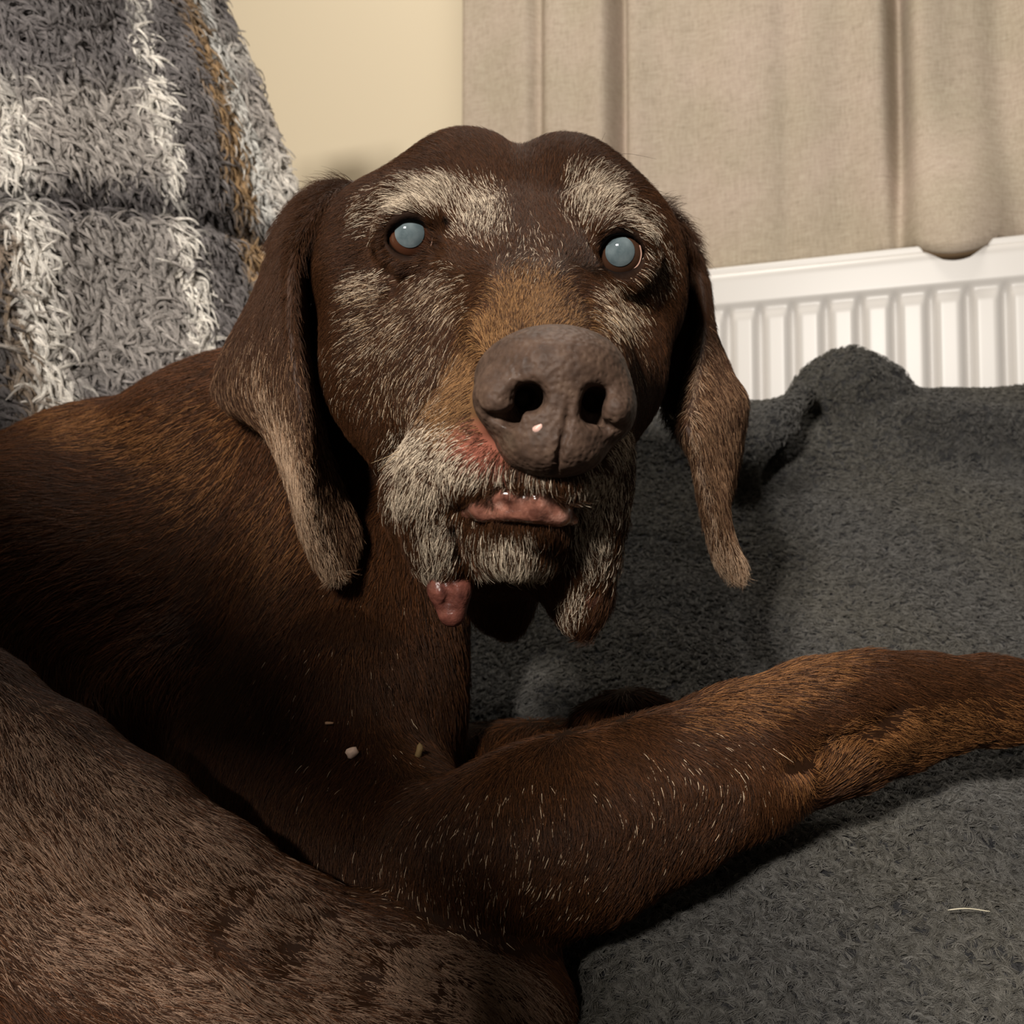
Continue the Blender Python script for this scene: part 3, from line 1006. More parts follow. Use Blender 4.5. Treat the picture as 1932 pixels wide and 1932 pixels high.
def sphere_part(c, R, axis_dir, nlat, nlon, th0, th1):
    a = axis_dir / np.linalg.norm(axis_dir)
    t1 = np.cross(a, [0, 1, 0.1])
    t1 /= np.linalg.norm(t1)
    t2 = np.cross(a, t1)
    vs_, th_ = [], []
    for i in range(nlat + 1):
        th = th0 + (th1 - th0) * i / nlat
        for j in range(nlon):
            p = 2 * math.pi * j / nlon
            vs_.append(c + R * (math.cos(th) * a + math.sin(th) * (math.cos(p) * t1 + math.sin(p) * t2)))
            th_.append(th)
    fs_ = [(i * nlon + j, (i + 1) * nlon + j, (i + 1) * nlon + (j + 1) % nlon, i * nlon + (j + 1) % nlon) for i in range(nlat) for j in range(nlon)]
    return np.array(vs_), np.array(fs_, np.int32), np.array(th_)


for k, ((ex_, ey_, ed_), (gx, gy)) in enumerate(zip(EYES, ((-0.0003, 0.0016), (-0.0003, 0.0006)))):
    c = V(ex_, ey_, ed_)
    look = -c / np.linalg.norm(c) + np.array([gx, gy, 0]) / ER
    vs_, fs_, th_ = sphere_part(c, ER, look, 40, 48, 0.0, math.pi)
    eye = mesh_view('eye', (vs_), orient(vs_, fs_), m_iris.m, dog, loc=to_world(c[None])[0])
    eye['label'] = ('left' if k == 0 else 'right') + ' eye of the picture with amber iris and clouded pupil'
    col = np.zeros((len(vs_), 4))
    t_ = th_ * ER / 0.0115
    amb, rim, wht = (np.array(srgb(*cc)) for cc in ((72, 43, 29) if k == 0 else (66, 44, 32), (26, 18, 14), (150, 118, 96)))
    wr = smooth(0.80, 0.86, t_)[:, None]
    ww = smooth(0.98, 1.08, t_)[:, None]
    wd = (1 - smooth(0.50, 0.58, t_))[:, None]
    col = amb * (1 - wr) + rim * wr
    col = col * (1 - ww) + wht * ww
    col = col * (1 - 0.5 * wd) + rim * 0.5 * wd
    ca = eye.data.attributes.new('eye_color', 'FLOAT_COLOR', 'POINT')
    ca.data.foreach_set('color', col.astype(np.float32).ravel())
    rp = 0.0057
    vs_, fs_, th_ = sphere_part(c, ER + 0.00025, look, 14, 48, 0.0, math.asin(rp / ER))
    bulge = 0.00035 * np.clip(1 - (th_ / math.asin(rp / ER)) ** 2, 0, 1)
    vs_ = vs_ + (vs_ - c) / ER * bulge[:, None]
    fo = fs_
    if (np.cross(vs_[fo[20, 1]] - vs_[fo[20, 0]], vs_[fo[20, 3]] - vs_[fo[20, 0]]) @ (vs_[fo[20, 0]] - c)) < 0:
        fo = fo[:, ::-1].copy()
    pp = mesh_view('pupil', (vs_), fo, m_pup.m, eye, loc=to_world(c[None])[0])

# tear film along the lower lid of the left eye
def tube(pts3, r, nj=6):
    tv, tf = [], []
    m_ = len(pts3)
    for i, p in enumerate(pts3):
        t_ = pts3[min(i + 1, m_ - 1)] - pts3[max(i - 1, 0)]
        t_ = t_ / np.linalg.norm(t_)
        a_ = np.cross(t_, [0.1, 0.2, 1.0])
        a_ /= np.linalg.norm(a_)
        b_ = np.cross(t_, a_)
        k_ = r * (1.0 if 0 < i < m_ - 1 else 0.3)
        tv += [p + k_ * (math.cos(2 * math.pi * j / nj) * a_ + math.sin(2 * math.pi * j / nj) * b_) for j in range(nj)]
    for i in range(m_ - 1):
        tf += [(i * nj + j, i * nj + (j + 1) % nj, (i + 1) * nj + (j + 1) % nj, (i + 1) * nj + j) for j in range(nj)]
    return np.array(tv), np.array(tf, np.int32)


def catmull(p, n):
    p = np.asarray(p, float)
    t = np.linspace(0, len(p) - 1, n)
    out = []
    for x in t:
        i = min(int(x), len(p) - 2)
        f = x - i
        p0, p1, p2, p3 = p[max(i - 1, 0)], p[i], p[i + 1], p[min(i + 2, len(p) - 1)]
        out.append(0.5 * (2 * p1 + (p2 - p0) * f + (2 * p0 - 5 * p1 + 4 * p2 - p3) * f * f + (3 * p1 - p0 - 3 * p2 + p3) * f ** 3))
    return np.array(out)


def on_ball(c, x, y, R):
    r = V(x, y, 1.0)
    r = r / np.linalg.norm(r)
    b_ = c @ r
    dd = R * R - (c @ c - b_ * b_)
    return r * (b_ - math.sqrt(max(dd, 0.0)))


m_tear = Mat('wet_lid_rim', srgb(176, 140, 124), 0.08, 0.9)
m_tear.b.inputs['Coat Weight'].default_value = 1.0
for k, lid in enumerate(([(817, 446), (812, 466), (798, 480), (780, 486), (762, 485), (748, 478)], [(1207, 462), (1210, 480), (1205, 498), (1192, 511)])):
    tv, tf = tube(catmull([on_ball(V(*EYES[k]), px, py, ER + 0.0001) for px, py in lid], 24), 0.00032)
    e_ = [o_ for o_ in dog.children if o_.name.startswith('eye')][k]
    mesh_view('tear_film', tv, orient(tv, tf), m_tear.m, e_, loc=world_loc(e_))

# nose leather
N = Field([axis(-0.02, 0.045, -0.02, 0.045, 0.0007, 0.002), axis(-0.01, 0.06, -0.01, 0.06, 0.0007, 0.002), axis(0.26, 0.33, 0.26, 0.33, 0.0007, 0.002)])
N.ball(1040, 718, 0.303, 146, 100, 0.021, 0.004)
N.ball(1048, 790, 0.296, 122, 84, 0.0165, 0.010)
N.ball(1036, 846, 0.293, 84, 48, 0.012, 0.008)
N.ball(1054, 850, 0.2925, 74, 38, 0.011, 0.006)
N.ball(944, 752, 0.2905, 50, 50, 0.0085, 0.006)
N.ball(1160, 770, 0.2925, 38, 54, 0.0085, 0.006)
N.ball(1062, 690, 0.291, 90, 50, 0.012, 0.01)
dl_ = N.surf(992, 745)
N.chain([(1004, 748, dl_ - 0.004, 27), (998, 750, dl_ + 0.010, 25), (985, 752, dl_ + 0.025, 18)], 0.0025, 'sub')
N.chain([(968, 748, dl_ - 0.003, 22), (975, 752, dl_ + 0.008, 22)], 0.0025, 'sub')
N.trace([(903, 766, 8, -0.2), (930, 778, 14, -0.5), (965, 782, 19, -0.6), (1000, 772, 20, -0.6)], 0.002)
N.ball(946, 742, N.surf(946, 742) + 0.002, 26, 16, 0.0035, 0.003)     # small lump on the wing
N.ball(938, 764, N.surf(938, 764) + 0.003, 28, 14, 0.0035, 0.003)
dr_ = N.surf(1125, 760)
N.chain([(1126, 752, dr_ - 0.004, 26), (1122, 755, dr_ + 0.010, 24), (1112, 760, dr_ + 0.022, 16)], 0.0025, 'sub')
N.chain([(1118, 780, dr_ - 0.003, 24), (1116, 778, dr_ + 0.010, 20)], 0.0025, 'sub')
N.trace([(1120, 792, 10, -0.3), (1145, 800, 9, 0), (1172, 800, 6, 0)], 0.002)
N.ball(1163, 772, N.surf(1163, 772) + 0.002, 24, 26, 0.005, 0.003)
N.trace([(1076, 762, 4, 0.3), (1072, 790, 5, 0.0), (1066, 820, 6, -0.2), (1056, 855, 6, -0.4), (1044, 893, 7, -0.4)], 0.0012)
N.trace([(893, 700, 5, 0.4), (905, 660, 5, 0.6), (940, 628, 5, 0.6)], 0.003)
xs_, ys_, zs_ = N.ax[0][:, None, None], N.ax[1][None, :, None], N.ax[2][None, None, :]
N.D += (0.00012 * np.sin(xs_ * 1500 + np.sin(ys_ * 900) * 2) * np.sin(ys_ * 1400 + np.sin(xs_ * 800) * 2) * np.sin(zs_ * 1200)).astype(np.float32)
vn_, qn_ = N.mesh()
qn_ = orient(vn_, qn_)
m_nose = Mat('brown_nose_leather', srgb(82, 62, 53), 0.5, 0.2)
nz = m_nose.noise(240.0, 5.0)
m_nose.base(m_nose.ramp(nz, [(0.3, srgb(56, 42, 34)), (0.55, srgb(73, 56, 46)), (0.75, srgb(87, 69, 57))]))
# two wet patches on the leather
tcw = m_nose.n('ShaderNodeTexCoord')
wet = None
for (ox, oy, oz), rad_ in (((-0.0065, -0.004, 0.0085), 0.0085), ((-0.0125, -0.003, -0.0125), 0.0075), ((0.002, -0.004, 0.006), 0.006)):
    dn = m_nose.n('ShaderNodeVectorMath', operation='DISTANCE')
    m_nose.l(tcw.outputs['Object'], dn.inputs[0])
    dn.inputs[1].default_value = (ox, oy, oz)
    mr = m_nose.n('ShaderNodeMapRange', interpolation_type='SMOOTHSTEP')
    mr.inputs['From Min'].default_value = rad_
    mr.inputs['From Max'].default_value = rad_ * 0.3
    m_nose.l(dn.outputs['Value'], mr.inputs['Value'])
    if wet is None:
        wet = mr.outputs[0]
    else:
        mx = m_nose.n('ShaderNodeMath', operation='MAXIMUM')
        m_nose.l(wet, mx.inputs[0])
        m_nose.l(mr.outputs[0], mx.inputs[1])
        wet = mx.outputs[0]
m_nose.l(wet, m_nose.b.inputs['Coat Weight'])
m_nose.b.inputs['Coat Roughness'].default_value = 0.12
rr = m_nose.ramp(wet, [(0.0, (0.62, 0.62, 0.62)), (1.0, (0.28, 0.28, 0.28))])
m_nose.l(rr, m_nose.b.inputs['Roughness'])
vo = m_nose.n('ShaderNodeTexVoronoi', feature='SMOOTH_F1')
vo.inputs['Scale'].default_value = 620.0
tcn = m_nose.n('ShaderNodeTexCoord')
m_nose.l(tcn.outputs['Object'], vo.inputs['Vector'])
m_nose.bump(vo.outputs['Distance'], 0.45, 0.0012)
nose = mesh_view('nose', (vn_), qn_, m_nose.m, dog, loc=P(1042, 760, 0.29))
nose['label'] = 'broad grey brown nose leather with two open nostrils'
# pale spot on the nose
Nf = Field([axis(-0.01, 0.03, -0.01, 0.03, 0.0006, 0.002), axis(0.0, 0.04, 0.0, 0.04, 0.0006, 0.002), axis(0.262, 0.30, 0.262, 0.30, 0.0006, 0.002)])
dp_ = N.surf(1016, 808)
Nf.ball(1014, 810, dp_ + 0.0004, 11, 9, 0.0010, 0.001)
Nf.ball(1022, 802, dp_ + 0.0004, 8, 7, 0.0010, 0.001)
v_, q_ = Nf.mesh()
m_pale = Mat('pale_pink_spot', srgb(196, 158, 146), 0.4, 0.4)
o = mesh_view('pale_spot', (v_), orient(v_, q_), m_pale.m, nose, loc=P(1016, 808, 0.28))

# wet lower lip and the turned out lip flaps
m_lip = Mat('wet_pink_brown_lip', srgb(140, 92, 76), 0.18, 0.6)
m_lip.b.inputs['Coat Weight'].default_value = 0.7
m_lip.b.inputs['Coat Roughness'].default_value = 0.08
m_lip.base(m_lip.ramp(m_lip.noise(150.0, 4.0), [(0.34, srgb(78, 46, 37)), (0.5, srgb(126, 82, 68)), (0.66, srgb(186, 140, 124))]))
m_lip.bump(m_lip.noise(320.0, 3.0), 0.5, 0.001)
L = Field([axis(-0.035, 0.04, -0.035, 0.04, 0.0008, 0.002), axis(-0.05, 0.02, -0.05, 0.02, 0.0008, 0.002), axis(0.275, 0.37, 0.275, 0.37, 0.0008, 0.002)])
L.chain([(884, 964, 0.316, 20), (918, 950, 0.3065, 31), (960, 944, 0.3025, 35), (1008, 950, 0.3015, 33), (1050, 966, 0.304, 24), (1082, 982, 0.309, 10)], 0.004)
L.trace([(905, 962, 6, 0.2), (950, 958, 6, 0.1), (1000, 962, 6, 0.2)], 0.003)
L.trace([(985, 925, 5, 0.2), (990, 945, 5, 0.3)], 0.003)
v_, q_ = L.mesh()
o = mesh_view('lower_lip', (v_), orient(v_, q_), m_lip.m, dog, loc=P(970, 950, 0.305))
o['label'] = 'wet pink brown lower lip'
m_flap = Mat('dark_pink_lip_flap', srgb(118, 70, 58), 0.38, 0.4)
m_flap.base(m_flap.ramp(m_flap.noise(180.0, 4.0), [(0.3, srgb(70, 38, 32)), (0.6, srgb(116, 68, 57))]))
m_flap.bump(m_flap.noise(260.0, 3.0), 0.6, 0.0015)
L = Field([axis(-0.04, 0.04, -0.04, 0.04, 0.0008, 0.002), axis(-0.06, 0.0, -0.06, 0.0, 0.0008, 0.002), axis(0.31, 0.38, 0.31, 0.38, 0.0008, 0.002)])
L.chain([(834, 1066, 0.341, 26), (838, 1112, 0.339, 27), (850, 1154, 0.340, 22)], 0.004)
L.chain([(862, 1060, 0.340, 16), (864, 1112, 0.3385, 16), (856, 1160, 0.340, 14)], 0.006)
L.trace([(832, 1085, 5, 0.3), (848, 1115, 7, 0.2), (852, 1150, 5, 0.3)], 0.002)
L.trace([(846, 1130, 4, 0.3), (832, 1152, 4, 0.3)], 0.002)
v_, q_ = L.mesh()
o = mesh_view('lip_flap', (v_), orient(v_, q_), m_flap.m, dog, loc=P(845, 1110, 0.34))
o['label'] = 'wet pink lip flap hanging at the left mouth corner'
L.D[:] = 0.05
L.chain([(1108, 1085, 0.341, 26), (1112, 1120, 0.341, 26), (1112, 1160, 0.345, 18), (1108, 1182, 0.348, 8)], 0.004)
v_, q_ = L.mesh()
m_flap2 = Mat('dark_brown_lip_flap', srgb(86, 56, 46), 0.45, 0.4)
m_flap2.bump(m_flap2.noise(260.0, 3.0), 0.6, 0.0015)
o = mesh_view('lip_flap', (v_), orient(v_, q_), m_flap2.m, dog, loc=P(1112, 1130, 0.343))
o['label'] = 'dark brown lip flap hanging at the right mouth corner'


# ears: sheets through rows of photo points with depth
def sheet(rows, nu, nv):
    r = np.array([catmull(np.array([V(*p) for p in row]), nu) for row in rows])
    return np.stack([catmull(r[:, i], nv) for i in range(nu)], 0)           # (nu, nv, 3)


def thick(g, th):
    """a closed shell around a sheet, thinner towards its border"""
    nu, nv, _ = g.shape
    v_ = g.reshape(-1, 3)
    q_ = grid_faces(nu, nv)
    n_ = vnormals(v_, q_).reshape(nu, nv, 3)
    i, j = np.meshgrid(np.arange(nu), np.arange(nv), indexing='ij')
    e = np.minimum(np.minimum(i, nu - 1 - i) / 3.0, (nv - 1 - j) / 3.0)
    w = (th * 0.5 * (0.25 + 0.75 * np.sqrt(np.clip(e, 0, 1))))[..., None]
    a, b = (g + n_ * w).reshape(-1, 3), (g - n_ * w).reshape(-1, 3)
    nn = len(a)
    ring = [k * nv for k in range(nu)] + [(nu - 1) * nv + k for k in range(1, nv)] + [k * nv + nv - 1 for k in range(nu - 2, -1, -1)] + [k for k in range(nv - 2, 0, -1)]
    rq = np.array([(ring[k], ring[(k + 1) % len(ring)], ring[(k + 1) % len(ring)] + nn, ring[k] + nn) for k in range(len(ring))], np.int32)
    v2 = np.concatenate([a, b])
    q2 = np.concatenate([q_, q_[:, ::-1] + nn, rq[:, ::-1]])
    return v2, orient(v2, q2)


# picture-left ear: outer back, lit face, front rim, flap turned in towards the cheek
ear_l = sheet([
    [(640, 400, 0.520), (610, 372, 0.490), (640, 352, 0.470), (672, 350, 0.462), (690, 365, 0.462), (690, 385, 0.472)],
    [(600, 520, 0.530), (545, 450, 0.495), (562, 408, 0.465), (600, 380, 0.450), (625, 395, 0.452), (625, 420, 0.482)],
    [(560, 640, 0.530), (482, 580, 0.495), (512, 530, 0.462), (546, 480, 0.438), (566, 470, 0.440), (585, 520, 0.478)],
    [(500, 720, 0.520), (424, 690, 0.490), (468, 640, 0.455), (535, 600, 0.423), (556, 590, 0.426), (580, 620, 0.470)],
    [(462, 780, 0.505), (418, 745, 0.485), (478, 730, 0.448), (545, 700, 0.416), (566, 690, 0.418), (592, 720, 0.464)],
    [(520, 830, 0.48), (500, 808, 0.465), (518, 805, 0.445), (564, 800, 0.412), (580, 790, 0.415), (612, 830, 0.458)],
    [(555, 925, 0.462), (547, 905, 0.452), (554, 900, 0.435), (572, 900, 0.414), (586, 890, 0.417), (650, 930, 0.452)],
    [(584, 1010, 0.450), (574, 1000, 0.444), (578, 995, 0.432), (586, 995, 0.420), (600, 990, 0.422), (676, 1000, 0.448)],
    [(612, 1064, 0.440), (606, 1064, 0.438), (604, 1062, 0.430), (606, 1060, 0.424), (620, 1062, 0.425), (665, 1050, 0.440)],
    [(640, 1080, 0.436), (636, 1082, 0.434), (632, 1082, 0.430), (632, 1082, 0.427), (640, 1082, 0.428), (650, 1074, 0.436)],
], 40, 90)
# picture-right ear: dark inner side next to the head, rim, lit outer fold behind
ear_r = sheet([
    [(1180, 400, 0.462), (1200, 372, 0.466), (1222, 378, 0.472), (1240, 392, 0.480), (1250, 420, 0.510)],
    [(1215, 470, 0.496), (1250, 445, 0.490), (1272, 428, 0.490), (1288, 448, 0.500), (1275, 480, 0.520)],
    [(1240, 560, 0.512), (1290, 525, 0.520), (1316, 505, 0.506), (1326, 535, 0.520), (1315, 570, 0.530)],
    [(1240, 650, 0.514), (1300, 625, 0.522), (1331, 600, 0.502), (1341, 625, 0.514), (1350, 650, 0.530)],
    [(1240, 720, 0.510), (1292, 705, 0.514), (1322, 675, 0.482), (1362, 690, 0.498), (1380, 720, 0.525)],
    [(1252, 775, 0.500), (1284, 778, 0.500), (1306, 755, 0.462), (1388, 745, 0.490), (1400, 770, 0.515)],
    [(1285, 815, 0.472), (1294, 815, 0.462), (1303, 805, 0.444), (1380, 815, 0.482), (1396, 835, 0.505)],
    [(1312, 870, 0.462), (1314, 870, 0.454), (1320, 868, 0.445), (1364, 880, 0.468), (1384, 895, 0.490)],
    [(1328, 950, 0.456), (1330, 950, 0.450), (1337, 950, 0.446), (1360, 950, 0.456), (1368, 960, 0.472)],
    [(1344, 1020, 0.456), (1346, 1022, 0.452), (1353, 1024, 0.449), (1376, 1020, 0.455), (1380, 1024, 0.462)],
    [(1362, 1066, 0.456), (1364, 1068, 0.454), (1370, 1070, 0.452), (1392, 1058, 0.454), (1394, 1060, 0.458)],
    [(1394, 1086, 0.456), (1395, 1086, 0.456), (1396, 1087, 0.455), (1399, 1084, 0.456), (1399, 1083, 0.457)],
], 40, 90)
m_ear = Mat('brown_ear_skin', (0.05, 0.03, 0.02, 1), 0.6, 0.3)
m_ear.base(m_ear.ramp(m_ear.noise(300.0, 4.0), [(0.3, tuple(C_BASE * 0.55)), (0.7, tuple(C_BASE * 0.8))]))
EARS = []
for g, lab, org in ((ear_l, 'long brown drooping ear at the left of the picture', (640, 400, 0.48)), (ear_r, 'long brown drooping ear at the right of the picture', (1230, 400, 0.47))):
    v_, q_ = thick(g, 0.0042)
    o = mesh_view('ear', (v_), q_, m_ear.m, dog, loc=P(*org))
    o['label'] = lab
    EARS.append((o, v_, q_))

# ------------------------------------------------------------------ the coat
# lie of the hair: (x, y, dx, dy) in the photograph
GUIDES = np.array([
    (1000, 590, 0.0, -1), (940, 620, -0.5, -0.9), (1070, 590, 0.4, -1), (1000, 480, 0.0, -1), (1000, 400, 0.0, -1), (1000, 320, 0.0, -1),
    (920, 420, -0.15, -1), (880, 380, -0.4, -1), (820, 360, -0.8, -0.7), (760, 350, -1, -0.35), (700, 380, -1, 0.1), (650, 400, -1, 0.4), (880, 300, -0.5, -0.8), (790, 310, -1, -0.4),
    (1080, 400, 0.15, -1), (1100, 350, 0.4, -1), (1150, 350, 0.8, -0.7), (1200, 400, 1, 0.1), (1235, 450, 0.8, 0.7), (1060, 300, 0.2, -0.9), (1150, 300, 0.8, -0.6),
    (720, 500, -0.9, 0.5), (690, 540, -1, 0.15), (660, 600, -0.9, 0.3), (660, 700, -0.8, 0.5), (680, 780, -0.6, 0.8), (740, 600, -0.9, 0.35), (760, 680, -0.7, 0.7), (760, 760, -0.5, 0.9),
    (820, 540, -0.6, 0.4), (830, 600, -0.6, 0.7), (850, 680, -0.5, 0.8), (860, 760, -0.7, 0.6), (870, 480, -0.5, -0.6), (880, 560, -0.6, -0.2),
    (1130, 560, 0.5, 0.5), (1160, 590, 0.6, 0.7), (1190, 620, 0.7, 0.7), (1230, 560, 0.8, 0.6), (1240, 620, 0.6, 0.8), (1170, 700, 0.5, 0.8), (1220, 700, 0.4, 0.9), (1110, 480, 0.4, -0.5),
    (880, 830, -0.9, 0.3), (820, 840, -0.8, 0.5), (770, 880, -0.7, 0.7), (760, 940, -0.7, 0.8), (820, 930, -0.4, 0.9), (830, 1010, -0.1, 1), (810, 1060, -0.3, 1), (870, 900, -0.5, 0.9), (960, 880, -0.1, 1),
    (1150, 860, 0.6, 0.8), (1100, 900, 0.2, 1), (1160, 960, 0.5, 0.9), (1120, 1040, 0.1, 1), (1090, 1120, -0.2, 1), (1110, 960, -0.1, 1),
    (970, 1030, 0.0, 1), (920, 1040, -0.15, 1), (1020, 1040, 0.2, 1), (890, 1010, -0.4, 0.8), (970, 1070, 0, 1), (1060, 1030, 0.4, 0.9),
    (430, 760, -1, 0.35), (250, 790, -1, 0.2), (330, 840, -0.9, 0.5), (500, 880, -0.5, 0.9), (560, 960, -0.2, 1), (450, 950, -0.6, 0.8), (100, 900, -1, 0.3), (200, 1100, -0.8, 0.6), (700, 1000, -0.3, 1),
    (650, 1200, -0.2, 1), (600, 1400, -0.2, 1), (750, 1300, 0.1, 1), (600, 1600, 0.2, 1),
    (850, 1600, 0.05, 1), (950, 1650, -0.2, 1), (1050, 1650, -0.4, 0.9), (1000, 1520, 0.15, 1), (1150, 1480, 0.3, 0.9), (1200, 1600, -0.6, 0.8), (1350, 1400, 0.7, 0.6), (1350, 1520, -0.5, 0.7), (1500, 1330, 0.9, 0.3),
    (1560, 1450, 0.6, -0.8), (1500, 1460, 0.2, 0.8), (1650, 1300, 1, 0.3), (1700, 1400, 0.9, 0.4), (1850, 1340, 1, 0.4), (1800, 1270, 1, 0.1),
    (60, 1380, 0.5, 0.9), (250, 1560, 0.7, 0.75), (450, 1720, 0.8, 0.6), (650, 1800, 0.9, 0.4), (850, 1860, 0.9, 0.3), (980, 1880, 0.7, 0.8), (60, 1600, 0.7, 0.7), (200, 1780, 0.9, 0.4), (400, 1860, 0.95, 0.3), (600, 1900, 0.95, 0.35),
], float)


def lie(q, guides, n):
    x, y = pix(q)
    d2 = (x[:, None] - guides[None, :, 0]) ** 2 + (y[:, None] - guides[None, :, 1]) ** 2
    w = 1.0 / (d2 + 300.0) ** 1.7
    v_ = w @ guides[:, 2:4]
    g = np.stack([v_[:, 0], -v_[:, 1], np.zeros(len(q))], 1)
    g /= np.linalg.norm(g, axis=1, keepdims=True) + 1e-9
    g = g - n * np.einsum('ij,ij->i', g, n)[:, None]
    return g / (np.linalg.norm(g, axis=1, keepdims=True) + 1e-6)


def lie_big(q, guides, n):
    out = np.zeros_like(q)
    for i in range(0, len(q), 40000):
        out[i:i + 40000] = lie(q[i:i + 40000], guides, n[i:i + 40000])
    return out


def coat(name, parent, mat, root, n, dirs, length, lift, radius, col, jit=0.18, K=4, label=None, curl=0.08):
    N_ = len(root)
    dd = dirs + rng.normal(0, 1, (N_, 3)) * jit
    dd -= n * np.einsum('ij,ij->i', dd, n)[:, None] * 0.8
    dd /= np.linalg.norm(dd, axis=1, keepdims=True) + 1e-9
    t = np.linspace(0, 1, K)
    L_ = length * rng.uniform(0.7, 1.25, N_)
    lf = lift * rng.uniform(0.5, 1.5, N_)
    sd = np.cross(n, dd) * (rng.normal(0, curl, N_) * L_)[:, None]
    p = root[:, None, :] - n[:, None, :] * 0.0004 + n[:, None, :] * (L_ * lf)[:, None, None] * np.sin(t * 1.9)[None, :, None] \
        + dd[:, None, :] * (L_[:, None] * t)[:, :, None] + sd[:, None, :] * (t ** 2)[None, :, None]
    return make_curves(name, p, radius * rng.uniform(0.8, 1.2, N_), col, mat, parent, label)


m_coat = hair_mat('dog_hair', 0.5, 0.16)


def eye_gap(q):
    g = np.ones(len(q))
    for (ex_, ey_, ed_), (rx, ry) in zip(EYES, ((0.0100, 0.0094), (0.0096, 0.0102))):
        c = V(ex_, ey_, ed_)
        x, y = pix(q)
        dx, dy = (x - ex_) * ed_ / IMG / rx, (y - ey_) * ed_ / IMG / ry
        g *= np.where((dx * dx + dy * dy < 1) & (q[:, 2] < ed_ + 0.01), 0.0, 1.0)
    return g


def is_head(q):
    x, y = pix(q)
    return (q[:, 2] < 0.515) & (y < 1200 - 350 * (q[:, 2] > 0.44)) & (x > 560) & (x < 1320)


def body_dens(c, n):
    x, y = pix(c)
    fr = (x > -220) & (x < 2300) & (y < 2100)
    hd = is_head(c)
    d = np.where(hd, 5.6e6, 0.85e6 * np.clip(0.45 / c[:, 2], 0.5, 1.3) ** 2 * np.where((c[:, 2] < 0.46) & (y > 1220), 2.0, 1.0))
    return d * fr


r_, n_ = sample_roots(vb, qb, nb, body_dens, None, -0.3)
x_, y_ = pix(r_)
hd_ = is_head(r_)
gap = eye_gap(r_)
bare = np.where(hd_, np.maximum(img_mask(r_, M_BARE[:1] + M_BARE[3:]), 0), 0)
# bare skin where the nose, lips and lip flaps sit
nose_in = (((x_ - 1043) / 150) ** 2 + ((y_ - 750) / 132) ** 2 < 1) & (r_[:, 2] < 0.315)
keep = (gap > 0) & (rng.random(len(r_)) > bare) & ~nose_in
r_, n_, x_, y_, hd_ = r_[keep], n_[keep], x_[keep], y_[keep], hd_[keep]
dirs_ = lie_big(r_, GUIDES, n_)
k_ = len(r_)
mg, mt, mp = (img_mask(r_, m) * hd_ for m in (M_GREY, M_TAN, M_PINK))
col = C_BASE + (C_DARK - C_BASE) * rng.random(k_)[:, None] * 0.8
red = np.where(hd_, 0.15, np.where((y_ > 1180) & (r_[:, 2] < 0.46), 0.28, 0.55))
col = col + (C_RED - col) * (red * rng.random(k_))[:, None]
col = col * rng.choice([0.55, 0.9, 1.25, 2.0], k_, p=[0.25, 0.4, 0.25, 0.10])[:, None]
tan = rng.random(k_) < mt
col = np.where(tan[:, None], C_TAN * rng.uniform(0.6, 1.15, k_)[:, None], col)
grey = rng.random(k_) < (mg * (0.45 + 0.55 * mg)) * 0.75
warm = (rng.random(k_) * 0.75 * smooth(480, 560, y_) * (1 - smooth(760, 820, y_)))[:, None]
col = np.where(grey[:, None], (C_GREY + (np.array(srgb(178, 138, 92)[:3]) - C_GREY) * warm) * rng.uniform(0.55, 1.1, k_)[:, None], col)
pk = rng.random(k_) < mp * 0.6
col = np.where(pk[:, None], C_PINK * rng.uniform(0.6, 1.0, k_)[:, None], col)


def zone(lst):
    m = np.zeros(k_)
    for cx, cy, rx, ry, an, st, d0, d1 in lst:
        c_, s_ = math.cos(math.radians(an)), math.sin(math.radians(an))
        dx, dy = x_ - cx, y_ - cy
        u_ = np.sqrt(((dx * c_ + dy * s_) / rx) ** 2 + ((-dx * s_ + dy * c_) / ry) ** 2)
        m = np.maximum(m, st * np.clip((1.25 - u_) / 0.6, 0, 1) * (r_[:, 2] > d0) * (r_[:, 2] < d1))
    return m


# sparse white hairs on the leg and chest, greyer hind leg, sandy neck and wrist
spk = zone([(950, 1620, 260, 130, -10, 0.04, 0.3, 0.41), (1300, 1500, 170, 100, -25, 0.03, 0.3, 0.41), (660, 1300, 160, 300, 0, 0.006, 0.3, 0.5)])
white = rng.random(k_) < spk
sandy = zone([(250, 830, 200, 50, 15, 0.5, 0.5, 0.8), (420, 900, 180, 120, 35, 0.45, 0.5, 0.8), (560, 1000, 120, 110, 40, 0.3, 0.45, 0.8),
              (1450, 1300, 170, 50, -20, 0.5, 0.3, 0.5), (1720, 1390, 240, 60, -10, 0.6, 0.3, 0.5), (1560, 1450, 90, 50, 0, 0.4, 0.3, 0.5)])
sd_ = rng.random(k_) < sandy
col = np.where(sd_[:, None], np.array(srgb(136, 92, 54)[:3]) * rng.uniform(0.6, 1.1, k_)[:, None], col)
hg = zone([(360, 1620, 620, 95, 34, 0.6, 0.0, 0.42), (100, 1650, 280, 200, 30, 0.6, 0.0, 0.42), (450, 1900, 480, 80, 15, 0.5, 0.0, 0.42), (850, 1860, 220, 90, 20, 0.85, 0.0, 0.36)])
hs = (rng.random(k_) < hg) & ~hd_
col = np.where(hs[:, None], np.array(srgb(142, 114, 94)[:3]) * rng.uniform(0.5, 1.1, k_)[:, None], col)
col = np.where(white[:, None], np.array(srgb(215, 190, 160)[:3])[None, :], col)
length = np.where(hd_, 0.0050, np.where(r_[:, 2] < 0.41, 0.0068, 0.0095))
length = np.where(hd_ & (y_ > 800), 0.0052, length)
length = np.where(hd_ & (y_ > 1000), 0.0062, length)
length = np.where(white, 0.0042, length)
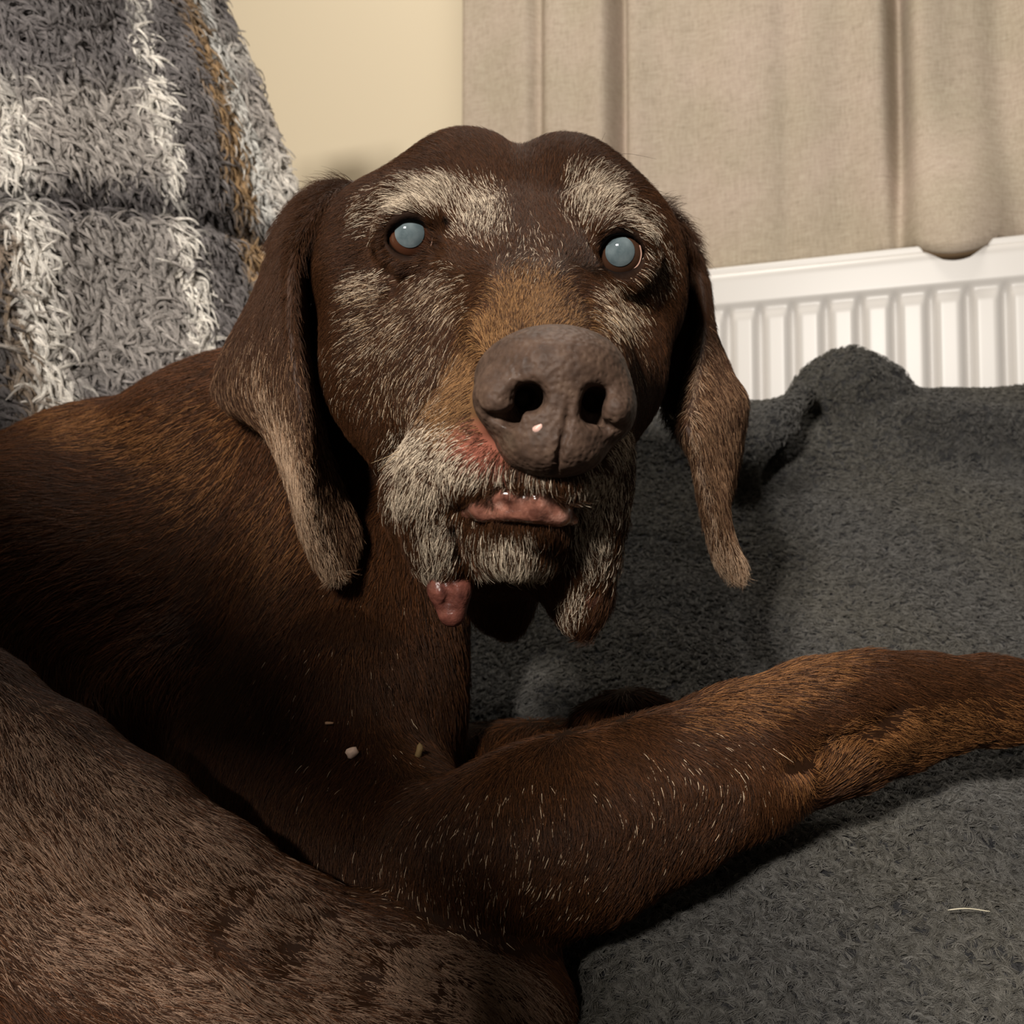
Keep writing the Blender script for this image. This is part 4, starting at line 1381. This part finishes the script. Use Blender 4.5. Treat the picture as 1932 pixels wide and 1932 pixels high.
length = np.where((x_ > 1450) & (y_ > 1200), 0.0070, length)
muzz = img_mask(r_, [(840, 840, 110, 90, 0, 1), (1150, 880, 50, 90, 0, 1)]) * hd_ * (y_ < 960)
length = length * (1 - 0.5 * muzz)
bridge = img_mask(r_, [(1000, 580, 120, 70, 0, 1), (1040, 640, 130, 40, 0, 1)]) * hd_
length = length * (1 - 0.45 * bridge)
lift = np.where(hd_, 0.22, 0.10)
lift = np.where(hd_ & (y_ > 800), 0.26, lift)
lift = np.where(white, 0.18, lift)
rad = np.where(hd_, 0.000075, 0.00015)
rad = np.where(grey, 0.000092, rad)
rad = np.where(~hd_ & (r_[:, 2] < 0.46) & (y_ > 1220), 0.00011, rad)
rad = np.where(white, 0.00014, rad)
coat('coat', body, m_coat, r_, n_, dirs_, length, lift, rad, col, np.where(hd_, 0.13, 0.16)[:, None], 4)
print('hairs', k_)

# ears
G_EL = np.array([(600, 420, -0.5, 0.9), (520, 560, -0.35, 1), (470, 680, -0.2, 1), (560, 600, -0.1, 1), (570, 750, 0.05, 1), (540, 850, 0.25, 1), (580, 980, 0.25, 1), (630, 1060, 0.3, 1), (440, 750, 0.6, 0.8), (640, 900, 0.05, 1)], float)
G_ER = np.array([(1230, 400, 0.8, 0.7), (1290, 470, 0.5, 1), (1330, 580, 0.2, 1), (1270, 700, 0, 1), (1340, 700, 0.1, 1), (1390, 760, -0.1, 1), (1330, 860, 0.1, 1), (1350, 980, 0.15, 1), (1390, 1080, 0.3, 1)], float)
for (o, v_, q_), gd, side in zip(EARS, (G_EL, G_ER), (0, 1)):
    n0 = vnormals(v_, q_)
    rr_, nn_ = sample_roots(v_, q_, n0, lambda c, n: np.full(len(c), 1.8e6), None, -0.5)
    dr = lie_big(rr_, gd, nn_)
    m = len(rr_)
    x, y = pix(rr_)
    cc = C_BASE * 1.1 + (C_DARK - C_BASE) * rng.random(m)[:, None] * 0.7
    if side == 0:
        low = smooth(560, 900, y) * 0.55
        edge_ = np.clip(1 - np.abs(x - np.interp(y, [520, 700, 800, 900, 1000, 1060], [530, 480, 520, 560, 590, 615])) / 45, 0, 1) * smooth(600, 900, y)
    else:
        low = smooth(560, 800, y) * 0.65
        edge_ = np.maximum(smooth(960, 1060, y) * 0.8, 0.7 * np.clip(1 - np.abs(x - np.interp(y, [430, 505, 600, 675, 755, 805, 870, 1000], [1272, 1316, 1330, 1322, 1306, 1303, 1320, 1350])) / 12, 0, 1) * smooth(620, 680, y))  # pale hairs along the rim paint in its lit edge
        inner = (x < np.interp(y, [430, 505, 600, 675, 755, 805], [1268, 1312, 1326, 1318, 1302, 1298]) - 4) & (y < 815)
        cc = np.where(inner[:, None], cc * 0.6, cc)  # inner flap's own dark hair, with the head's shadow painted in
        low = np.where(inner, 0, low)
    lt = rng.random(m) < low * 0.75
    cc = np.where(lt[:, None], np.array(srgb(146, 112, 84)[:3]) * rng.uniform(0.55, 1.1, m)[:, None], cc)
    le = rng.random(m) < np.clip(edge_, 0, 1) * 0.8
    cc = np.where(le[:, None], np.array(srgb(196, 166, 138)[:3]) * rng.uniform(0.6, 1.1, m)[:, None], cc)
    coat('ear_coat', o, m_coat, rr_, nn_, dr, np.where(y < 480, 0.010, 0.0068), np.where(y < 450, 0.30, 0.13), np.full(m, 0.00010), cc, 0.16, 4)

# whiskers and eyebrow bristles
wh = [((1130, 292, 0.46), (1133, 272, 0.452), (1142, 250, 0.448)), ((1148, 302, 0.455), (1180, 290, 0.445), (1238, 300, 0.435)), ((1180, 345, 0.45), (1215, 352, 0.44), (1250, 362, 0.432)), ((1190, 350, 0.45), (1215, 365, 0.44), (1240, 385, 0.435)),
      ((775, 838, 0.355), (735, 860, 0.35), (700, 874, 0.345)), ((770, 850, 0.355), (740, 866, 0.35), (712, 890, 0.346)), ((830, 700, 0.39), (815, 740, 0.382), (800, 765, 0.38))]
wp_ = np.array([catmull([V(*p) for p in w3], 8) for w3 in wh])
wc = np.array([srgb(50, 38, 30)[:3]] * 4 + [srgb(190, 165, 130)[:3]] * 3)
make_curves('whiskers', wp_, np.full(len(wh), 0.00012), wc, m_coat, body)

# crumbs on the chest, a lost hair on the throw
sf = lambda x, y: vb[np.argmin(np.where(np.abs(np.stack(pix(vb), 1) - [x, y]).max(1) < 9, vb[:, 2], 9))]


def crumb(name, x, y, rx, ry, rz, color, lab, seed, ang):
    c = sf(x, y)
    s = c[2] / IMG
    nrm = nb[np.argmin(((vb - c) ** 2).sum(1))]
    c = c + nrm * (rz * 0.6 + 0.0016)
    r2 = np.random.default_rng(seed)
    vs_, fs_, _ = sphere_part(np.zeros(3), 1.0, np.array([0.1, 0.2, -1.0]), 8, 12, 0, math.pi)
    vs_ = vs_ * (1 + 0.18 * np.sin(vs_[:, :1] * 3 + 1) * np.cos(vs_[:, 1:2] * 4))
    vs_ = vs_ * [rx * s, ry * s, rz]
    ca_, sa_ = math.cos(ang), math.sin(ang)
    vs_ = np.stack([vs_[:, 0] * ca_ - vs_[:, 1] * sa_, vs_[:, 0] * sa_ + vs_[:, 1] * ca_, vs_[:, 2]], 1) + c
    mm_ = Mat(name + '_matter', color, 0.7, 0.3)
    mm_.bump(mm_.noise(900.0, 3.0), 0.4, 0.0004)
    o_ = mesh_view(name, vs_, orient(vs_, fs_), mm_.m, None, loc=to_world(c[None])[0])
    return tag(o_, lab, 'crumb')


crumb('crumb', 668, 1421, 13, 11, 0.002, srgb(226, 196, 178), 'small pale pink crumb caught in the brown fur of the dog\'s chest', 1, 0.5)
crumb('husk', 795, 1422, 7, 17, 0.0012, srgb(118, 96, 62), 'thin tan husk stuck to the dog\'s dark chest above the elbow', 2, -0.25)
crumb('skin_flake', 630, 1363, 9, 3, 0.0008, srgb(176, 140, 112), 'tiny pale skin flake on the dog\'s chest above the pink crumb', 3, 0.0)
zf = vf[np.argmin(np.where(np.abs(np.stack(pix(vf), 1) - [1830, 1718]).max(1) < 25, vf[:, 2], 9))]
hp = catmull([V(1788, 1717, zf[2] - 0.004), V(1825, 1714, zf[2] - 0.005), V(1868, 1720, zf[2] - 0.004)], 10)
rr = 0.00022
tv, tf = [], []
for i, p in enumerate(hp):
    k = 1 if 0 < i < len(hp) - 1 else 0.4
    for j in range(6):
        a = j / 6 * 2 * math.pi
        tv.append(p + np.array([0, math.cos(a) * rr * k, math.sin(a) * rr * k]))
for i in range(len(hp) - 1):
    for j in range(6):
        tf.append((i * 6 + j, i * 6 + (j + 1) % 6, (i + 1) * 6 + (j + 1) % 6, (i + 1) * 6 + j))
m_lost = Mat('white_hair', srgb(190, 182, 160), 0.5, 0.4)
o = mesh_view('stray_hair', np.array(tv), orient(np.array(tv), np.array(tf, np.int32)), m_lost.m, None, loc=to_world(hp[4][None])[0])
tag(o, 'single white stray hair lying on the charcoal fleece at lower right', 'hair')
